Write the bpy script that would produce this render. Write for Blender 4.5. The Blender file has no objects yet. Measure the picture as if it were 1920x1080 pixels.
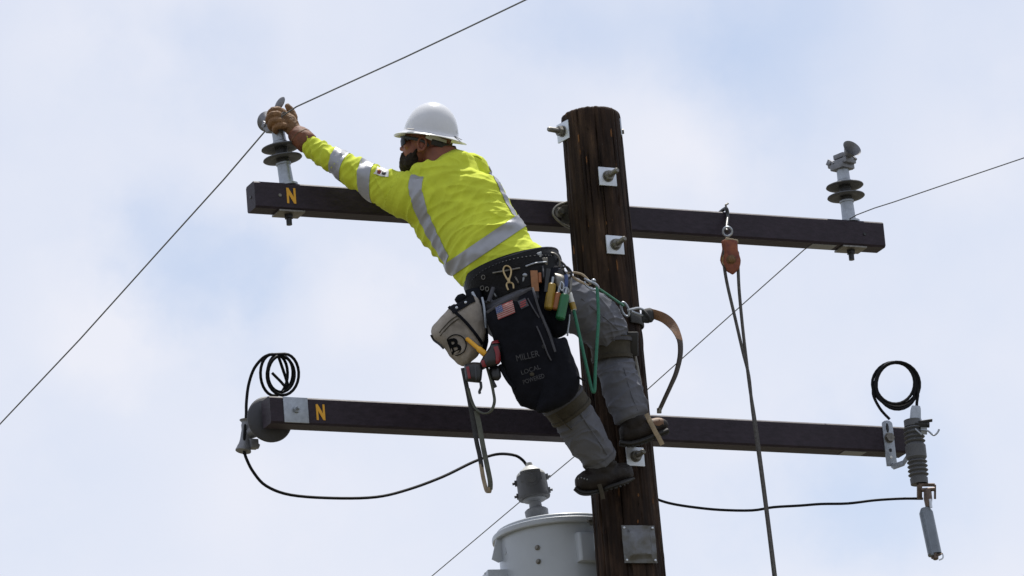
import bpy, bmesh, math, random
from mathutils import Vector, Matrix, noise
from mathutils.bvhtree import BVHTree
V = Vector
random.seed(7)
sc = bpy.context.scene
R = math.radians

# ------------------------------------------------------------------ camera
CAM = V((0, -23.61026, 1.7))
PITCH, YAW, ROLL = 0.30689, -0.0172, -0.08423
FPX = 200 / 36 * 1920
fw = V((math.sin(YAW) * math.cos(PITCH), math.cos(YAW) * math.cos(PITCH), math.sin(PITCH)))
_r = V((math.cos(YAW), -math.sin(YAW), 0))
_u = _r.cross(fw)
rt = _r * math.cos(ROLL) + _u * math.sin(ROLL)
up = -_r * math.sin(ROLL) + _u * math.cos(ROLL)
cd = bpy.data.cameras.new('camera')
cd.lens = 200; cd.sensor_width = 36; cd.sensor_fit = 'HORIZONTAL'
cd.clip_start = 0.5; cd.clip_end = 5000
cam = bpy.data.objects.new('camera', cd); sc.collection.objects.link(cam)
mw = Matrix(((rt.x, up.x, -fw.x, CAM.x), (rt.y, up.y, -fw.y, CAM.y), (rt.z, up.z, -fw.z, CAM.z), (0, 0, 0, 1)))
cam.matrix_world = mw
sc.camera = cam

def ray(px, py):
    return fw + rt * ((px - 960) / FPX) - up * ((py - 540) / FPX)
def PL(px, py, pt, n):
    d = ray(px, py)
    return CAM + d * ((pt - CAM).dot(n) / d.dot(n))
def PY(px, py, Y):
    return PL(px, py, V((0, Y, 0)), V((0, 1, 0)))
def mpp(p):                      # metres per photo pixel at p
    return (p - CAM).dot(fw) / FPX

# ------------------------------------------------------------------ sun, sky, exposure
SUN_EL, SUN_AZ = R(72), R(20)    # azimuth measured from +Y towards +X
sd = V((math.sin(SUN_AZ) * math.cos(SUN_EL), math.cos(SUN_AZ) * math.cos(SUN_EL), math.sin(SUN_EL)))
sl = bpy.data.lights.new('sun', 'SUN'); sl.energy = 5.0; sl.angle = R(0.6); sl.color = (1, .965, .9)
so = bpy.data.objects.new('sun', sl); sc.collection.objects.link(so)
so.rotation_euler = (-sd).to_track_quat('-Z', 'Y').to_euler()
so.location = sd * 60
w = bpy.data.worlds.new('World'); sc.world = w; w.use_nodes = True
nt = w.node_tree; nt.nodes.clear()
N = nt.nodes.new; LK = nt.links.new
def mth(tree, op, a, b=None, c=None, clamp=False):
    n = tree.nodes.new('ShaderNodeMath'); n.operation = op; n.use_clamp = clamp
    for i, x in enumerate((a, b, c)):
        if x is None: continue
        if isinstance(x, (int, float)): n.inputs[i].default_value = x
        else: tree.links.new(x, n.inputs[i])
    return n.outputs[0]
wo = N('ShaderNodeOutputWorld'); bg = N('ShaderNodeBackground')
STR = 0.1
bg.inputs[1].default_value = STR
sky = N('ShaderNodeTexSky'); sky.sky_type = 'NISHITA'; sky.sun_disc = False
sky.sun_elevation = SUN_EL; sky.sun_rotation = SUN_AZ
sky.air_density = 1.0; sky.dust_density = 1.2; sky.ozone_density = 1.0
tc = N('ShaderNodeTexCoord')
nz = N('ShaderNodeTexNoise'); nz.inputs['Scale'].default_value = 11; nz.inputs['Detail'].default_value = 8; nz.inputs['Roughness'].default_value = .58
LK(tc.outputs['Generated'], nz.inputs['Vector'])
nz2 = N('ShaderNodeTexNoise'); nz2.inputs['Scale'].default_value = 3; nz2.inputs['Detail'].default_value = 3
LK(tc.outputs['Generated'], nz2.inputs['Vector'])
dist = N('ShaderNodeVectorMath'); dist.operation = 'ADD'
warp = N('ShaderNodeVectorMath'); warp.operation = 'MULTIPLY_ADD'
LK(nz.outputs['Color'], warp.inputs[0]); warp.inputs[1].default_value = (.075,) * 3; warp.inputs[2].default_value = (-.0375,) * 3
LK(tc.outputs['Generated'], dist.inputs[0]); LK(warp.outputs[0], dist.inputs[1])
# gaps in the thin cloud where more blue shows, and thicker spots: direction, angular radius, amount
tot = mth(nt, 'MULTIPLY_ADD', nz2.outputs['Fac'], .55, -.14)
tot = mth(nt, 'ADD', tot, mth(nt, 'MULTIPLY_ADD', nz.outputs['Fac'], .7, -.35))
for px, py, rad, am in ((960, 540, .3, -.17), (300, 470, .017, .32), (470, 520, .018, .42), (390, 110, .02, .26), (1450, 30, .028, .34), (1130, 50, .018, .22), (620, 330, .02, .12), (1680, 930, .021, .32), (1530, 960, .016, .2),
                        (160, 880, .022, .06), (1050, 640, .03, -.25), (1300, 330, .025, -.22), (150, 640, .018, -.2), (1850, 250, .02, -.15), (500, 900, .02, -.12), (740, 560, .014, -.2), (120, 150, .015, -.1)):
    dn = N('ShaderNodeVectorMath'); dn.operation = 'DISTANCE'
    LK(dist.outputs[0], dn.inputs[0]); dn.inputs[1].default_value = ray(px, py).normalized()
    mr = N('ShaderNodeMapRange'); mr.interpolation_type = 'SMOOTHSTEP'
    LK(dn.outputs['Value'], mr.inputs[0])
    mr.inputs[1].default_value = 0; mr.inputs[2].default_value = rad; mr.inputs[3].default_value = am; mr.inputs[4].default_value = 0
    tot = mth(nt, 'ADD', tot, mr.outputs[0])
fac = mth(nt, 'ADD', tot, .215, clamp=True)  # offset thins unseen cloud to cut front fill; wide patch restores it in view
mx = N('ShaderNodeMix'); mx.data_type = 'RGBA'
LK(fac, mx.inputs['Factor'])
mx.inputs['A'].default_value = (8.35, 8.55, 9.45, 1)
boost = N('ShaderNodeVectorMath'); boost.operation = 'SCALE'; boost.inputs['Scale'].default_value = 1.45
LK(sky.outputs[0], boost.inputs[0]); LK(boost.outputs[0], mx.inputs['B'])
LK(mx.outputs['Result'], bg.inputs[0]); LK(bg.outputs[0], wo.inputs[0])
sc.view_settings.view_transform = 'Standard'; sc.view_settings.look = 'None'
sc.view_settings.exposure = 0.0; sc.view_settings.gamma = 1; sc.view_settings.use_curve_mapping = False
sc.render.engine = 'CYCLES'
sc.render.resolution_x = 1024; sc.render.resolution_y = 576

# ------------------------------------------------------------------ materials
def mat(name, col, rough=.6, metal=0., var=.25, vs=25., bump=0., bs=300., stretch=(1, 1, 1), spec=.5, col2=None, coat=0., ramp=None, sheen=0., trans=None):
    m = bpy.data.materials.new(name); m.use_nodes = True
    t = m.node_tree; b = t.nodes['Principled BSDF']
    b.inputs['Roughness'].default_value = rough; b.inputs['Metallic'].default_value = metal
    b.inputs['Specular IOR Level'].default_value = spec
    b.inputs['Coat Weight'].default_value = coat
    b.inputs['Sheen Weight'].default_value = sheen
    tcn = t.nodes.new('ShaderNodeTexCoord'); mp = t.nodes.new('ShaderNodeMapping'); mp.inputs['Scale'].default_value = stretch
    t.links.new(tcn.outputs['Object'], mp.inputs[0])
    nn = t.nodes.new('ShaderNodeTexNoise'); nn.inputs['Scale'].default_value = vs; nn.inputs['Detail'].default_value = 6; nn.inputs['Roughness'].default_value = .6
    t.links.new(mp.outputs[0], nn.inputs['Vector'])
    cr = t.nodes.new('ShaderNodeValToRGB')
    c2 = col2 or tuple(min(1, c * (1 + var)) for c in col); c1 = tuple(c * (1 - var) for c in col)
    els = ramp or [(.3, c1), (.7, c2)]
    cr.color_ramp.elements[0].position = els[0][0]; cr.color_ramp.elements[0].color = (*els[0][1], 1)
    cr.color_ramp.elements[1].position = els[1][0]; cr.color_ramp.elements[1].color = (*els[1][1], 1)
    for p, c in els[2:]:
        e = cr.color_ramp.elements.new(p); e.color = (*c, 1)
    t.links.new(nn.outputs['Fac'], cr.inputs[0]); t.links.new(cr.outputs[0], b.inputs['Base Color'])
    rr = t.nodes.new('ShaderNodeMapRange'); rr.inputs[3].default_value = max(.03, rough - .1); rr.inputs[4].default_value = min(1, rough + .1)
    t.links.new(nn.outputs['Fac'], rr.inputs[0]); t.links.new(rr.outputs[0], b.inputs['Roughness'])
    if bump:
        n2 = t.nodes.new('ShaderNodeTexNoise'); n2.inputs['Scale'].default_value = bs; n2.inputs['Detail'].default_value = 4
        t.links.new(mp.outputs[0], n2.inputs['Vector'])
        bp = t.nodes.new('ShaderNodeBump'); bp.inputs['Strength'].default_value = bump; bp.inputs['Distance'].default_value = .004
        t.links.new(n2.outputs['Fac'], bp.inputs['Height']); t.links.new(bp.outputs[0], b.inputs['Normal'])
    if trans:
        b.inputs['Transmission Weight'].default_value = trans
    return m
def pole_mat():
    m = mat('creosoted_wood', (.03, .019, .013), .75, var=.5, vs=1, stretch=(34, 34, 3.4), bump=.9, bs=2.6, spec=.15,
            ramp=[(.3, (.011, .0065, .005)), (.5, (.026, .015, .010)), (.64, (.048, .029, .019)), (.78, (.1, .058, .036))])
    t = m.node_tree; b = t.nodes['Principled BSDF']
    cr = [n for n in t.nodes if n.type == 'VALTORGB'][0]
    tcn = [n for n in t.nodes if n.type == 'TEX_COORD'][0]
    mp = t.nodes.new('ShaderNodeMapping'); mp.inputs['Scale'].default_value = (26, 26, 7)
    t.links.new(tcn.outputs['Object'], mp.inputs[0])
    n = t.nodes.new('ShaderNodeTexNoise'); n.inputs['Scale'].default_value = 1; n.inputs['Detail'].default_value = 3
    t.links.new(mp.outputs[0], n.inputs['Vector'])
    r = t.nodes.new('ShaderNodeMapRange'); r.interpolation_type = 'SMOOTHSTEP'
    r.inputs[1].default_value = .66; r.inputs[2].default_value = .76; r.inputs[3].default_value = 0; r.inputs[4].default_value = .75
    t.links.new(n.outputs['Fac'], r.inputs[0])
    mxx = t.nodes.new('ShaderNodeMix'); mxx.data_type = 'RGBA'
    t.links.new(r.outputs[0], mxx.inputs['Factor']); t.links.new(cr.outputs[0], mxx.inputs['A']); mxx.inputs['B'].default_value = (.17, .075, .03, 1)
    mp2 = t.nodes.new('ShaderNodeMapping'); mp2.inputs['Scale'].default_value = (9, 9, 4)
    t.links.new(tcn.outputs['Object'], mp2.inputs[0])
    n3 = t.nodes.new('ShaderNodeTexNoise'); n3.inputs['Scale'].default_value = 1; n3.inputs['Detail'].default_value = 8; n3.inputs['Roughness'].default_value = .7
    t.links.new(mp2.outputs[0], n3.inputs['Vector'])
    r3 = t.nodes.new('ShaderNodeMapRange'); r3.inputs[1].default_value = .35; r3.inputs[2].default_value = .65; r3.inputs[3].default_value = .45; r3.inputs[4].default_value = 1.35
    t.links.new(n3.outputs['Fac'], r3.inputs[0])
    sc3 = t.nodes.new('ShaderNodeVectorMath'); sc3.operation = 'SCALE'
    t.links.new(mxx.outputs['Result'], sc3.inputs[0]); t.links.new(r3.outputs[0], sc3.inputs['Scale'])
    t.links.new(sc3.outputs[0], b.inputs['Base Color'])
    return m
M = {
    'pole': pole_mat(),
    'beam': mat('brown_crossarm_coating', (.03, .022, .031), .55, var=.3, vs=1, stretch=(3, 50, 50), bump=.5, bs=1.4, spec=.25),
    'galv': mat('galvanised_steel', (.36, .39, .43), .45, .6, var=.18, vs=45, bump=.1, bs=200),
    'zinc': mat('bright_zinc_plate', (.62, .66, .72), .4, .45, var=.12, vs=30, bump=.1, bs=150),
    'dsteel': mat('weathered_bolt_steel', (.2, .19, .17), .5, .7, var=.35, vs=80),
    'grey': mat('grey_insulator', (.105, .108, .115), .55, var=.12, vs=20, spec=.3),
    'lgrey': mat('light_grey_polymer', (.22, .23, .25), .5, var=.12, vs=20),
    'dgrey': mat('dark_grey_rubber', (.042, .043, .05), .55, var=.15, vs=20),
    'alu': mat('cast_aluminium', (.2, .205, .22), .5, .4, var=.2, vs=40, bump=.15, bs=200),
    'tank': mat('grey_tank_paint', (.42, .455, .50), .38, var=.06, vs=6, coat=.15),
    'blackcable': mat('black_cable_jacket', (.007, .007, .008), .6, var=.2, vs=50, spec=.15),
    'wire': mat('bare_line_wire', (.13, .135, .13), .6, .2, var=.2, vs=60),
    'yellow': mat('yellow_stencil', (.75, .38, .02), .5, var=.08, vs=60),
    'shirt': mat('hi_vis_knit', (.57, .64, .055), .8, var=.12, vs=9, bump=.25, bs=420, spec=.12, sheen=.05),
    'tape': mat('reflective_tape', (.33, .34, .37), .4, .25, var=.07, vs=30, bump=.08, bs=300),
    'trouser': mat('grey_work_cloth', (.13, .135, .158), .85, var=.16, vs=4, bump=.06, bs=900, spec=.15),
    'skin': mat('tanned_skin', (.23, .085, .058), .5, var=.16, vs=30, bump=.12, bs=260, spec=.3),
    'beard': mat('dark_beard_hair', (.02, .014, .011), .75, var=.5, vs=120, bump=1, bs=330, spec=.2),
    'glove': mat('tan_work_leather', (.17, .085, .03), .7, var=.45, vs=24, bump=.5, bs=140),
    'cuff': mat('rust_leather_cuff', (.15, .05, .02), .7, var=.3, vs=30, bump=.4, bs=160),
    'helmet': mat('white_helmet_shell', (.62, .63, .65), .25, var=.05, vs=14, coat=.3),
    'under': mat('white_helmet_brim', (.72, .72, .68), .45, var=.05, vs=20),
    'black': mat('black_plastic', (.012, .012, .013), .4, var=.2, vs=40),
    'lens': mat('dark_lens', (.004, .005, .006), .25, var=.1, vs=10, spec=.08),
    'bag': mat('black_nylon_canvas', (.008, .0085, .012), .85, var=.35, vs=14, bump=.45, bs=420, spec=.1),
    'bagtrim': mat('charcoal_binding', (.05, .05, .06), .7, var=.25, vs=40, bump=.3, bs=300),
    'leather': mat('black_belt_leather', (.008, .008, .009), .45, var=.4, vs=30, bump=.5, bs=120, spec=.15),
    'canvas': mat('dirty_canvas', (.27, .24, .205), .85, var=.4, vs=9, bump=.4, bs=380, spec=.2),
    'brass': mat('brass', (.42, .32, .17), .38, .9, var=.2, vs=40),
    'brown': mat('brown_strap_leather', (.17, .085, .038), .6, var=.35, vs=22, bump=.3, bs=150),
    'darkstrap': mat('dark_strap_webbing', (.03, .03, .03), .75, var=.3, vs=40, bump=.4, bs=400),
    'greystrap': mat('olive_grey_webbing', (.085, .09, .07), .8, var=.35, vs=30, bump=.4, bs=350),
    'tanstrap': mat('tan_webbing', (.34, .27, .18), .75, var=.3, vs=30, bump=.4, bs=350),
    'green': mat('green_rope', (.03, .17, .105), .7, var=.25, vs=120, bump=.6, bs=300),
    'greenh': mat('green_handle', (.012, .13, .045), .4, var=.15, vs=30),
    'yellowh': mat('yellow_handle', (.32, .2, .02), .4, var=.15, vs=30),
    'orangeh': mat('orange_handle', (.3, .1, .025), .4, var=.15, vs=30),
    'red': mat('red_plastic', (.19, .01, .015), .4, var=.15, vs=30),
    'wood': mat('brown_wood', (.3, .13, .05), .6, var=.25, vs=40),
    'rope': mat('grey_hand_line', (.085, .08, .075), .85, var=.4, vs=90, bump=.7, bs=260),
    'block': mat('worn_orange_block', (.16, .085, .03), .6, var=.6, vs=26, bump=.3, bs=120),
    'blockred': mat('worn_red_paint', (.26, .035, .022), .6, var=.6, vs=30, col2=(.3, .09, .03)),
    'boot': mat('dark_brown_boot', (.014, .010, .008), .6, spec=.3, var=.5, vs=22, bump=.3, bs=150),
    'boottan': mat('tan_boot_leather', (.24, .12, .04), .55, var=.35, vs=25, bump=.3, bs=150),
    'sole': mat('black_rubber_sole', (.016, .015, .014), .7, var=.3, vs=40),
    'pad': mat('olive_pad_leather', (.055, .048, .035), .7, spec=.2, var=.25, vs=25, bump=.35, bs=200),
    'white': mat('white_print', (.72, .72, .7), .6, var=.06, vs=40),
    'dimwhite': mat('faded_white_print', (.048, .048, .053), .7, var=.3, vs=160),
    'flagred': mat('flag_red_thread', (.32, .05, .05), .7, var=.2, vs=120),
    'flagblue': mat('flag_blue_thread', (.05, .08, .2), .7, var=.2, vs=120),
    'flagcream': mat('flag_white_thread', (.45, .38, .34), .7, var=.15, vs=120),
    'copper': mat('copper_fitting', (.14, .105, .085), .5, .6, var=.4, vs=40),
    'fuse': mat('blue_grey_fuse_tube', (.14, .165, .195), .3, var=.2, vs=12, coat=.3),
    'ink': mat('black_print', (.006, .006, .007), .85, var=.2, vs=60, spec=.05),
    'cap': mat('white_band_sunlit_cap', (.55, .55, .53), .5, var=.1, vs=30),
    'plate': mat('weathered_plate', (.13, .135, .14), .45, .5, vs=14, bump=.2, bs=60, ramp=[(.35, (.15, .155, .165)), (.6, (.10, .095, .08)), (.75, (.07, .06, .045))]),
    'darkleather': mat('dark_strap_leather', (.035, .025, .018), .6, var=.3, vs=30, bump=.3, bs=150, spec=.25),
    'chip': mat('bare_wood_chip', (.16, .075, .032), .85, var=.5, vs=40, spec=.1, stretch=(3, 3, .4)),
    'ground': mat('dry_ground', (.1, .09, .06), .9, var=.3, vs=.6, bump=.3, bs=8),
}
# ------------------------------------------------------------------ mesh helpers
def frame(t):
    t = t.normalized()
    a = V((0, 0, 1)) if abs(t.z) < .9 else V((1, 0, 0))
    x = a.cross(t).normalized()
    return x, t.cross(x).normalized(), t
def spline(pts, sub=6):
    out = []
    n = len(pts)
    for i in range(n - 1):
        p0 = pts[max(i - 1, 0)]; p1 = pts[i]; p2 = pts[i + 1]; p3 = pts[min(i + 2, n - 1)]
        for k in range(sub):
            t = k / sub
            out.append(.5 * ((2 * p1) + (p2 - p0) * t + (2 * p0 - 5 * p1 + 4 * p2 - p3) * t * t + (3 * p1 - p0 - 3 * p2 + p3) * t ** 3))
    out.append(pts[-1].copy())
    return out
class MB:
    def __init__(s): s.v = []; s.f = []
    def add(s, v, f):
        o = len(s.v); s.v += [V(p) for p in v]; s.f += [tuple(i + o for i in q) for q in f]; return s
    def box(s, c, ax, ay, az):
        vs = [c + ax * i + ay * j + az * k for i in (-1, 1) for j in (-1, 1) for k in (-1, 1)]
        return s.add(vs, [(0, 1, 3, 2), (4, 6, 7, 5), (0, 4, 5, 1), (2, 3, 7, 6), (0, 2, 6, 4), (1, 5, 7, 3)])
    def rings(s, rings, cap=True, closed=False):
        n = len(rings[0]); o = len(s.v); m = len(rings)
        for r in rings: s.v += [V(p) for p in r]
        for i in range(m if closed else m - 1):
            a = o + i * n; b = o + ((i + 1) % m) * n
            for j in range(n):
                k = (j + 1) % n
                s.f.append((a + j, a + k, b + k, b + j))
        if cap and not closed:
            s.f.append(tuple(o + j for j in reversed(range(n)))); s.f.append(tuple(o + (m - 1) * n + j for j in range(n)))
        return s
    def tube(s, pts, r, n=10, closed=False):
        m = len(pts); rs = r if isinstance(r, (list, tuple)) else [r] * m
        rings = []; x = None
        for i, p in enumerate(pts):
            a = pts[(i - 1) % m] if closed or i > 0 else p; b = pts[(i + 1) % m] if closed or i < m - 1 else p
            t = (b - a).normalized()
            if x is None: x = frame(t)[0]
            else:
                x = x - t * x.dot(t)
                x = x.normalized() if x.length > 1e-6 else frame(t)[0]
            y = t.cross(x)
            rings.append([p + (x * math.cos(2 * math.pi * k / n) + y * math.sin(2 * math.pi * k / n)) * rs[i] for k in range(n)])
        return s.rings(rings, True, closed)
    def cyl(s, a, b, r0, r1=None, n=16): return s.tube([a, b], [r0, r0 if r1 is None else r1], n)
    def lathe(s, o, axis, prof, n=28, sx=1.):      # prof: (distance along axis, radius)
        x, y, t = frame(axis)
        return s.rings([[o + t * d + (x * math.cos(2 * math.pi * k / n) + y * math.sin(2 * math.pi * k / n)) * max(r, 1e-4) for k in range(n)] for d, r in prof])
    def ell(s, c, ax, ay, az, n=20, m=12):
        rings = []
        for i in range(1, m):
            th = math.pi * i / m
            rings.append([c + az * math.cos(th) + (ax * math.cos(2 * math.pi * k / n) + ay * math.sin(2 * math.pi * k / n)) * math.sin(th) for k in range(n)])
        o = len(s.v); s.rings(rings, False)
        a = len(s.v); s.v += [c + az, c - az]
        for k in range(n):
            s.f.append((a, o + (k + 1) % n, o + k)); e = o + (m - 2) * n; s.f.append((a + 1, e + k, e + (k + 1) % n))
        return s
    def ribbon(s, pts, wdirs, w, th):
        rings = []; m = len(pts)
        for i, p in enumerate(pts):
            t = (pts[min(i + 1, m - 1)] - pts[max(i - 1, 0)]).normalized()
            d = wdirs[i] if isinstance(wdirs, list) else wdirs
            d = (d - t * d.dot(t)).normalized(); nrm = t.cross(d)
            ww = (w[i] if isinstance(w, list) else w) / 2; h = th / 2
            rings.append([p + d * ww + nrm * h * .6, p + d * (ww - h) + nrm * h, p - d * (ww - h) + nrm * h, p - d * ww + nrm * h * .6,
                          p - d * ww - nrm * h * .6, p - d * (ww - h) - nrm * h, p + d * (ww - h) - nrm * h, p + d * ww - nrm * h * .6])
        return s.rings(rings)
    def prism(s, pts, off):                        # polygon (list of points) extruded by vector off
        n = len(pts); o = len(s.v); s.v += [V(p) for p in pts] + [p + off for p in pts]
        s.f.append(tuple(o + i for i in range(n))); s.f.append(tuple(o + n + i for i in reversed(range(n))))
        for i in range(n):
            j = (i + 1) % n; s.f.append((o + i, o + n + i, o + n + j, o + j))
        return s
    def cushion(s, px, Yf, bulge, back=None, sm=4, rnd=.5):
        """bag: outline in photo pixels on the surface Y=Yf(px,py); swells by bulge towards and back away from the viewer"""
        back = bulge if back is None else back
        n0 = len(px); pts = [V((a, b, 0)) for a, b in px]; dense = []
        for i in range(n0):
            p0, p1, p2, p3 = pts[i - 1], pts[i], pts[(i + 1) % n0], pts[(i + 2) % n0]
            for k in range(sm):
                t = k / sm
                cr = .5 * ((2 * p1) + (p2 - p0) * t + (2 * p0 - 5 * p1 + 4 * p2 - p3) * t * t + (3 * p1 - p0 - 3 * p2 + p3) * t ** 3)
                dense.append(cr * rnd + (p1.lerp(p2, t)) * (1 - rnd))
        c = sum(dense, V()) / len(dense)
        ss = [0.02, .3, .55, .75, .88, .96, 1.0]
        rings = []
        def ring(sv, y):
            r = []
            for p in dense:
                q = c + (p - c) * sv
                Y = Yf(q.x, q.y) if callable(Yf) else Yf
                r.append(PY(q.x, q.y, Y + y))
            return r
        for q in ss: rings.append(ring(q, -bulge * (1 - q ** 4) ** .6))
        for q in reversed(ss[:-1]): rings.append(ring(q, back * (1 - q ** 4) ** .6))
        return s.rings(rings)
    def limb(s, secs, n=28, sub=5, cap=True):
        """tapered limb: (px, py, r_px, Y[, depth ratio]) per section"""
        P = [PY(a[0], a[1], a[3]) for a in secs]
        Q = [V((a[2] * mpp(p), a[4] if len(a) > 4 else 1., 0)) for a, p in zip(secs, P)]
        P = spline(P, sub); Q = spline(Q, sub); m = len(P); rings = []
        for i, p in enumerate(P):
            t = (P[min(i + 1, m - 1)] - P[max(i - 1, 0)]).normalized()
            vd = (p - CAM).normalized()
            a = t.cross(vd)
            a = a.normalized() if a.length > .1 else rt
            b = a.cross(t).normalized(); r = Q[i].x; k = Q[i].y
            ring = [p + a * r * math.cos(2 * math.pi * j / n) + b * r * k * math.sin(2 * math.pi * j / n) for j in range(n)]
            if cap and i == 0: rings.append([p + (q - p) * .55 - t * r * .35 for q in ring])
            rings.append(ring)
            if cap and i == m - 1: rings.append([p + (q - p) * .55 + t * r * .35 for q in ring])
        return s.rings(rings)
    def mesh(s, name):
        me = bpy.data.meshes.new(name); me.from_pydata([tuple(p) for p in s.v], [], s.f); return me
ORG = {}
def finish(name, me, m, parent=None, org=None, ang=40, bevel=0., fix=True):
    o = bpy.data.objects.new(name, me); sc.collection.objects.link(o)
    org = V(org) if org is not None else (ORG[parent.name] if parent else V())
    if fix or bevel:
        bm = bmesh.new(); bm.from_mesh(me)
        if fix: bmesh.ops.recalc_face_normals(bm, faces=bm.faces)
        if bevel:
            es = [e for e in bm.edges if len(e.link_faces) == 2 and e.calc_face_angle(0) > R(30)]
            bmesh.ops.bevel(bm, geom=es, offset=bevel, segments=2, profile=.6, affect='EDGES', clamp_overlap=True)
        bm.to_mesh(me); bm.free()
    me.transform(Matrix.Translation(-org))
    me.polygons.foreach_set('use_smooth', [True] * len(me.polygons))
    me.set_sharp_from_angle(angle=R(ang))
    if m: me.materials.append(M[m])
    if parent: o.parent = parent
    else: o.location = org
    ORG[o.name] = org
    return o
def build(mb, name, m, parent=None, org=None, **k): return finish(name, mb.mesh(name), m, parent, org, **k)
def tag(o, label=None, cat=None, group=None, kind=None):
    for a, b in (('label', label), ('category', cat), ('group', group), ('kind', kind)):
        if b: o[a] = b
    return o
def thing(name, label, cat, loc, group=None):
    o = bpy.data.objects.new(name, None); sc.collection.objects.link(o); o.location = loc; o.empty_display_size = .05
    ORG[o.name] = V(loc)
    return tag(o, label, cat, group)
def fuse(mb, voxel, smooth=4, fac=.5):
    me = mb.mesh('tmp'); o = bpy.data.objects.new('tmp', me); sc.collection.objects.link(o)
    bm = bmesh.new(); bm.from_mesh(me); bmesh.ops.recalc_face_normals(bm, faces=bm.faces); bm.to_mesh(me); bm.free()
    a = o.modifiers.new('r', 'REMESH'); a.mode = 'VOXEL'; a.voxel_size = voxel
    if smooth:
        b = o.modifiers.new('s', 'SMOOTH'); b.factor = fac; b.iterations = smooth
    dg = bpy.context.evaluated_depsgraph_get()
    out = bpy.data.meshes.new_from_object(o.evaluated_get(dg)); out.materials.clear()
    bpy.data.objects.remove(o); bpy.data.meshes.remove(me)
    return out
def displace(me, fn):
    ns = [v.normal.copy() for v in me.vertices]
    for v, n in zip(me.vertices, ns):
        v.co += n * fn(v.co, n)
def text(s, org, xd, yd, h, nm, m, parent, depth=.0008, sx=1., bold=0.):
    c = bpy.data.curves.new('t', 'FONT'); c.body = s; c.size = 1; c.extrude = 0; c.align_x = 'CENTER'; c.align_y = 'CENTER'; c.offset = bold
    c.resolution_u = 3
    o = bpy.data.objects.new('t', c); sc.collection.objects.link(o)
    dg = bpy.context.evaluated_depsgraph_get()
    me = bpy.data.meshes.new_from_object(o.evaluated_get(dg)); bpy.data.objects.remove(o)
    x = xd.normalized(); y = (yd - x * yd.dot(x)).normalized(); z = x.cross(y)
    if z.dot(CAM - org) < 0: z = -z
    for v in me.vertices: v.co = org + x * v.co.x * h * sx + y * v.co.y * h
    return finish(nm, me, m, parent, fix=False)

# ------------------------------------------------------------------ ground
g = MB(); g.add([(-900, -900, 0), (900, -900, 0), (900, 900, 0), (-900, 900, 0)], [(0, 1, 2, 3)])
tag(build(g, 'ground', 'ground'), kind='structure')

# ------------------------------------------------------------------ pole
ZT = 9.945
def prad(z): return .129 + (ZT - z) * .0088
def pole_surf(px, py, out=0.):       # point on the pole's near surface under a photo pixel
    d = ray(px, py).normalized()
    lo, hi = 20., 26.
    best = None
    k = 22.
    while k < 27.5:
        p = CAM + d * k
        if math.hypot(p.x, p.y) < prad(p.z): best = p; break
        k += .003
    if best is None:
        p = PY(px, py, 0); r = math.hypot(p.x, p.y); best = p if r < .4 else p
    nrm = V((best.x, best.y, 0)).normalized()
    return best + nrm * out, nrm
pole = thing('utility_pole', 'round dark brown creosoted wooden utility pole the worker is climbing', 'utility pole', (0, 0, 0))
mb = MB(); rings = []
zs = [0, 2, 4, 6, 7] + [7 + .0125 * i for i in range(1, int((ZT - 7 - .03) / .0125))] + [ZT - .022, ZT - .010, ZT - .003, ZT]
NP = 200
for z in zs:
    ring = []
    for k in range(NP):
        a = 2 * math.pi * k / NP
        r = prad(z)
        c = V((math.cos(a) * 9, math.sin(a) * 9, z * .9))
        r += .004 * noise.noise(c * .5) + .0025 * noise.noise(V((c.x * 2.5, c.y * 2.5, z * 1.3)))
        cr = noise.noise(V((c.x * 1.9 + 5, c.y * 1.9, z * .55)))
        if cr > .38: r -= min(.006, (cr - .38) * .05)
        ck = noise.noise(V((a * 7.5 + .25 * noise.noise(V((0, a, z * 1.5))), z * .35, 21)))
        if abs(ck) < .045: r -= .007 * (1 - abs(ck) / .045)
        gf = noise.noise(V((a * 9, z * 9, 31)))
        if gf > .5: r -= (gf - .5) * .03
        kn = noise.noise(V((c.x * 1.1, c.y * 1.1 + 9, z * 6)))
        if kn > .5: r += (kn - .5) * .012
        if z > ZT - .002: r -= .014
        elif z > ZT - .009: r -= .006
        elif z > ZT - .02: r -= .0015
        zz = z + (.003 * noise.noise(c * .8) if z > ZT - .05 else 0)
        ring.append(V((math.cos(a) * r, math.sin(a) * r, zz)))
    rings.append(ring)
mb.rings(rings)
build(mb, 'pole_shaft', 'pole', pole, ang=60)
# lifted splinters along the right edge
mb = MB()
for i in range(26):
    z = random.uniform(7.8, 9.7); a = random.uniform(-2.9, .1); r = prad(z)
    p = V((math.cos(a) * r, math.sin(a) * r, z)); o = V((math.cos(a), math.sin(a), 0)); tn = V((-o.y, o.x, 0))
    L = random.uniform(.015, .05)
    mb.add([p - tn * .002 - o * .002, p + tn * .002 - o * .002, p + o * random.uniform(.003, .008) - V((0, 0, L)), p + V((0, 0, L * .6)) - o * .002], [(0, 1, 2), (0, 3, 1), (0, 2, 3), (1, 3, 2)])
build(mb, 'splinter', 'pole', pole)['kind'] = 'stuff'

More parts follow.
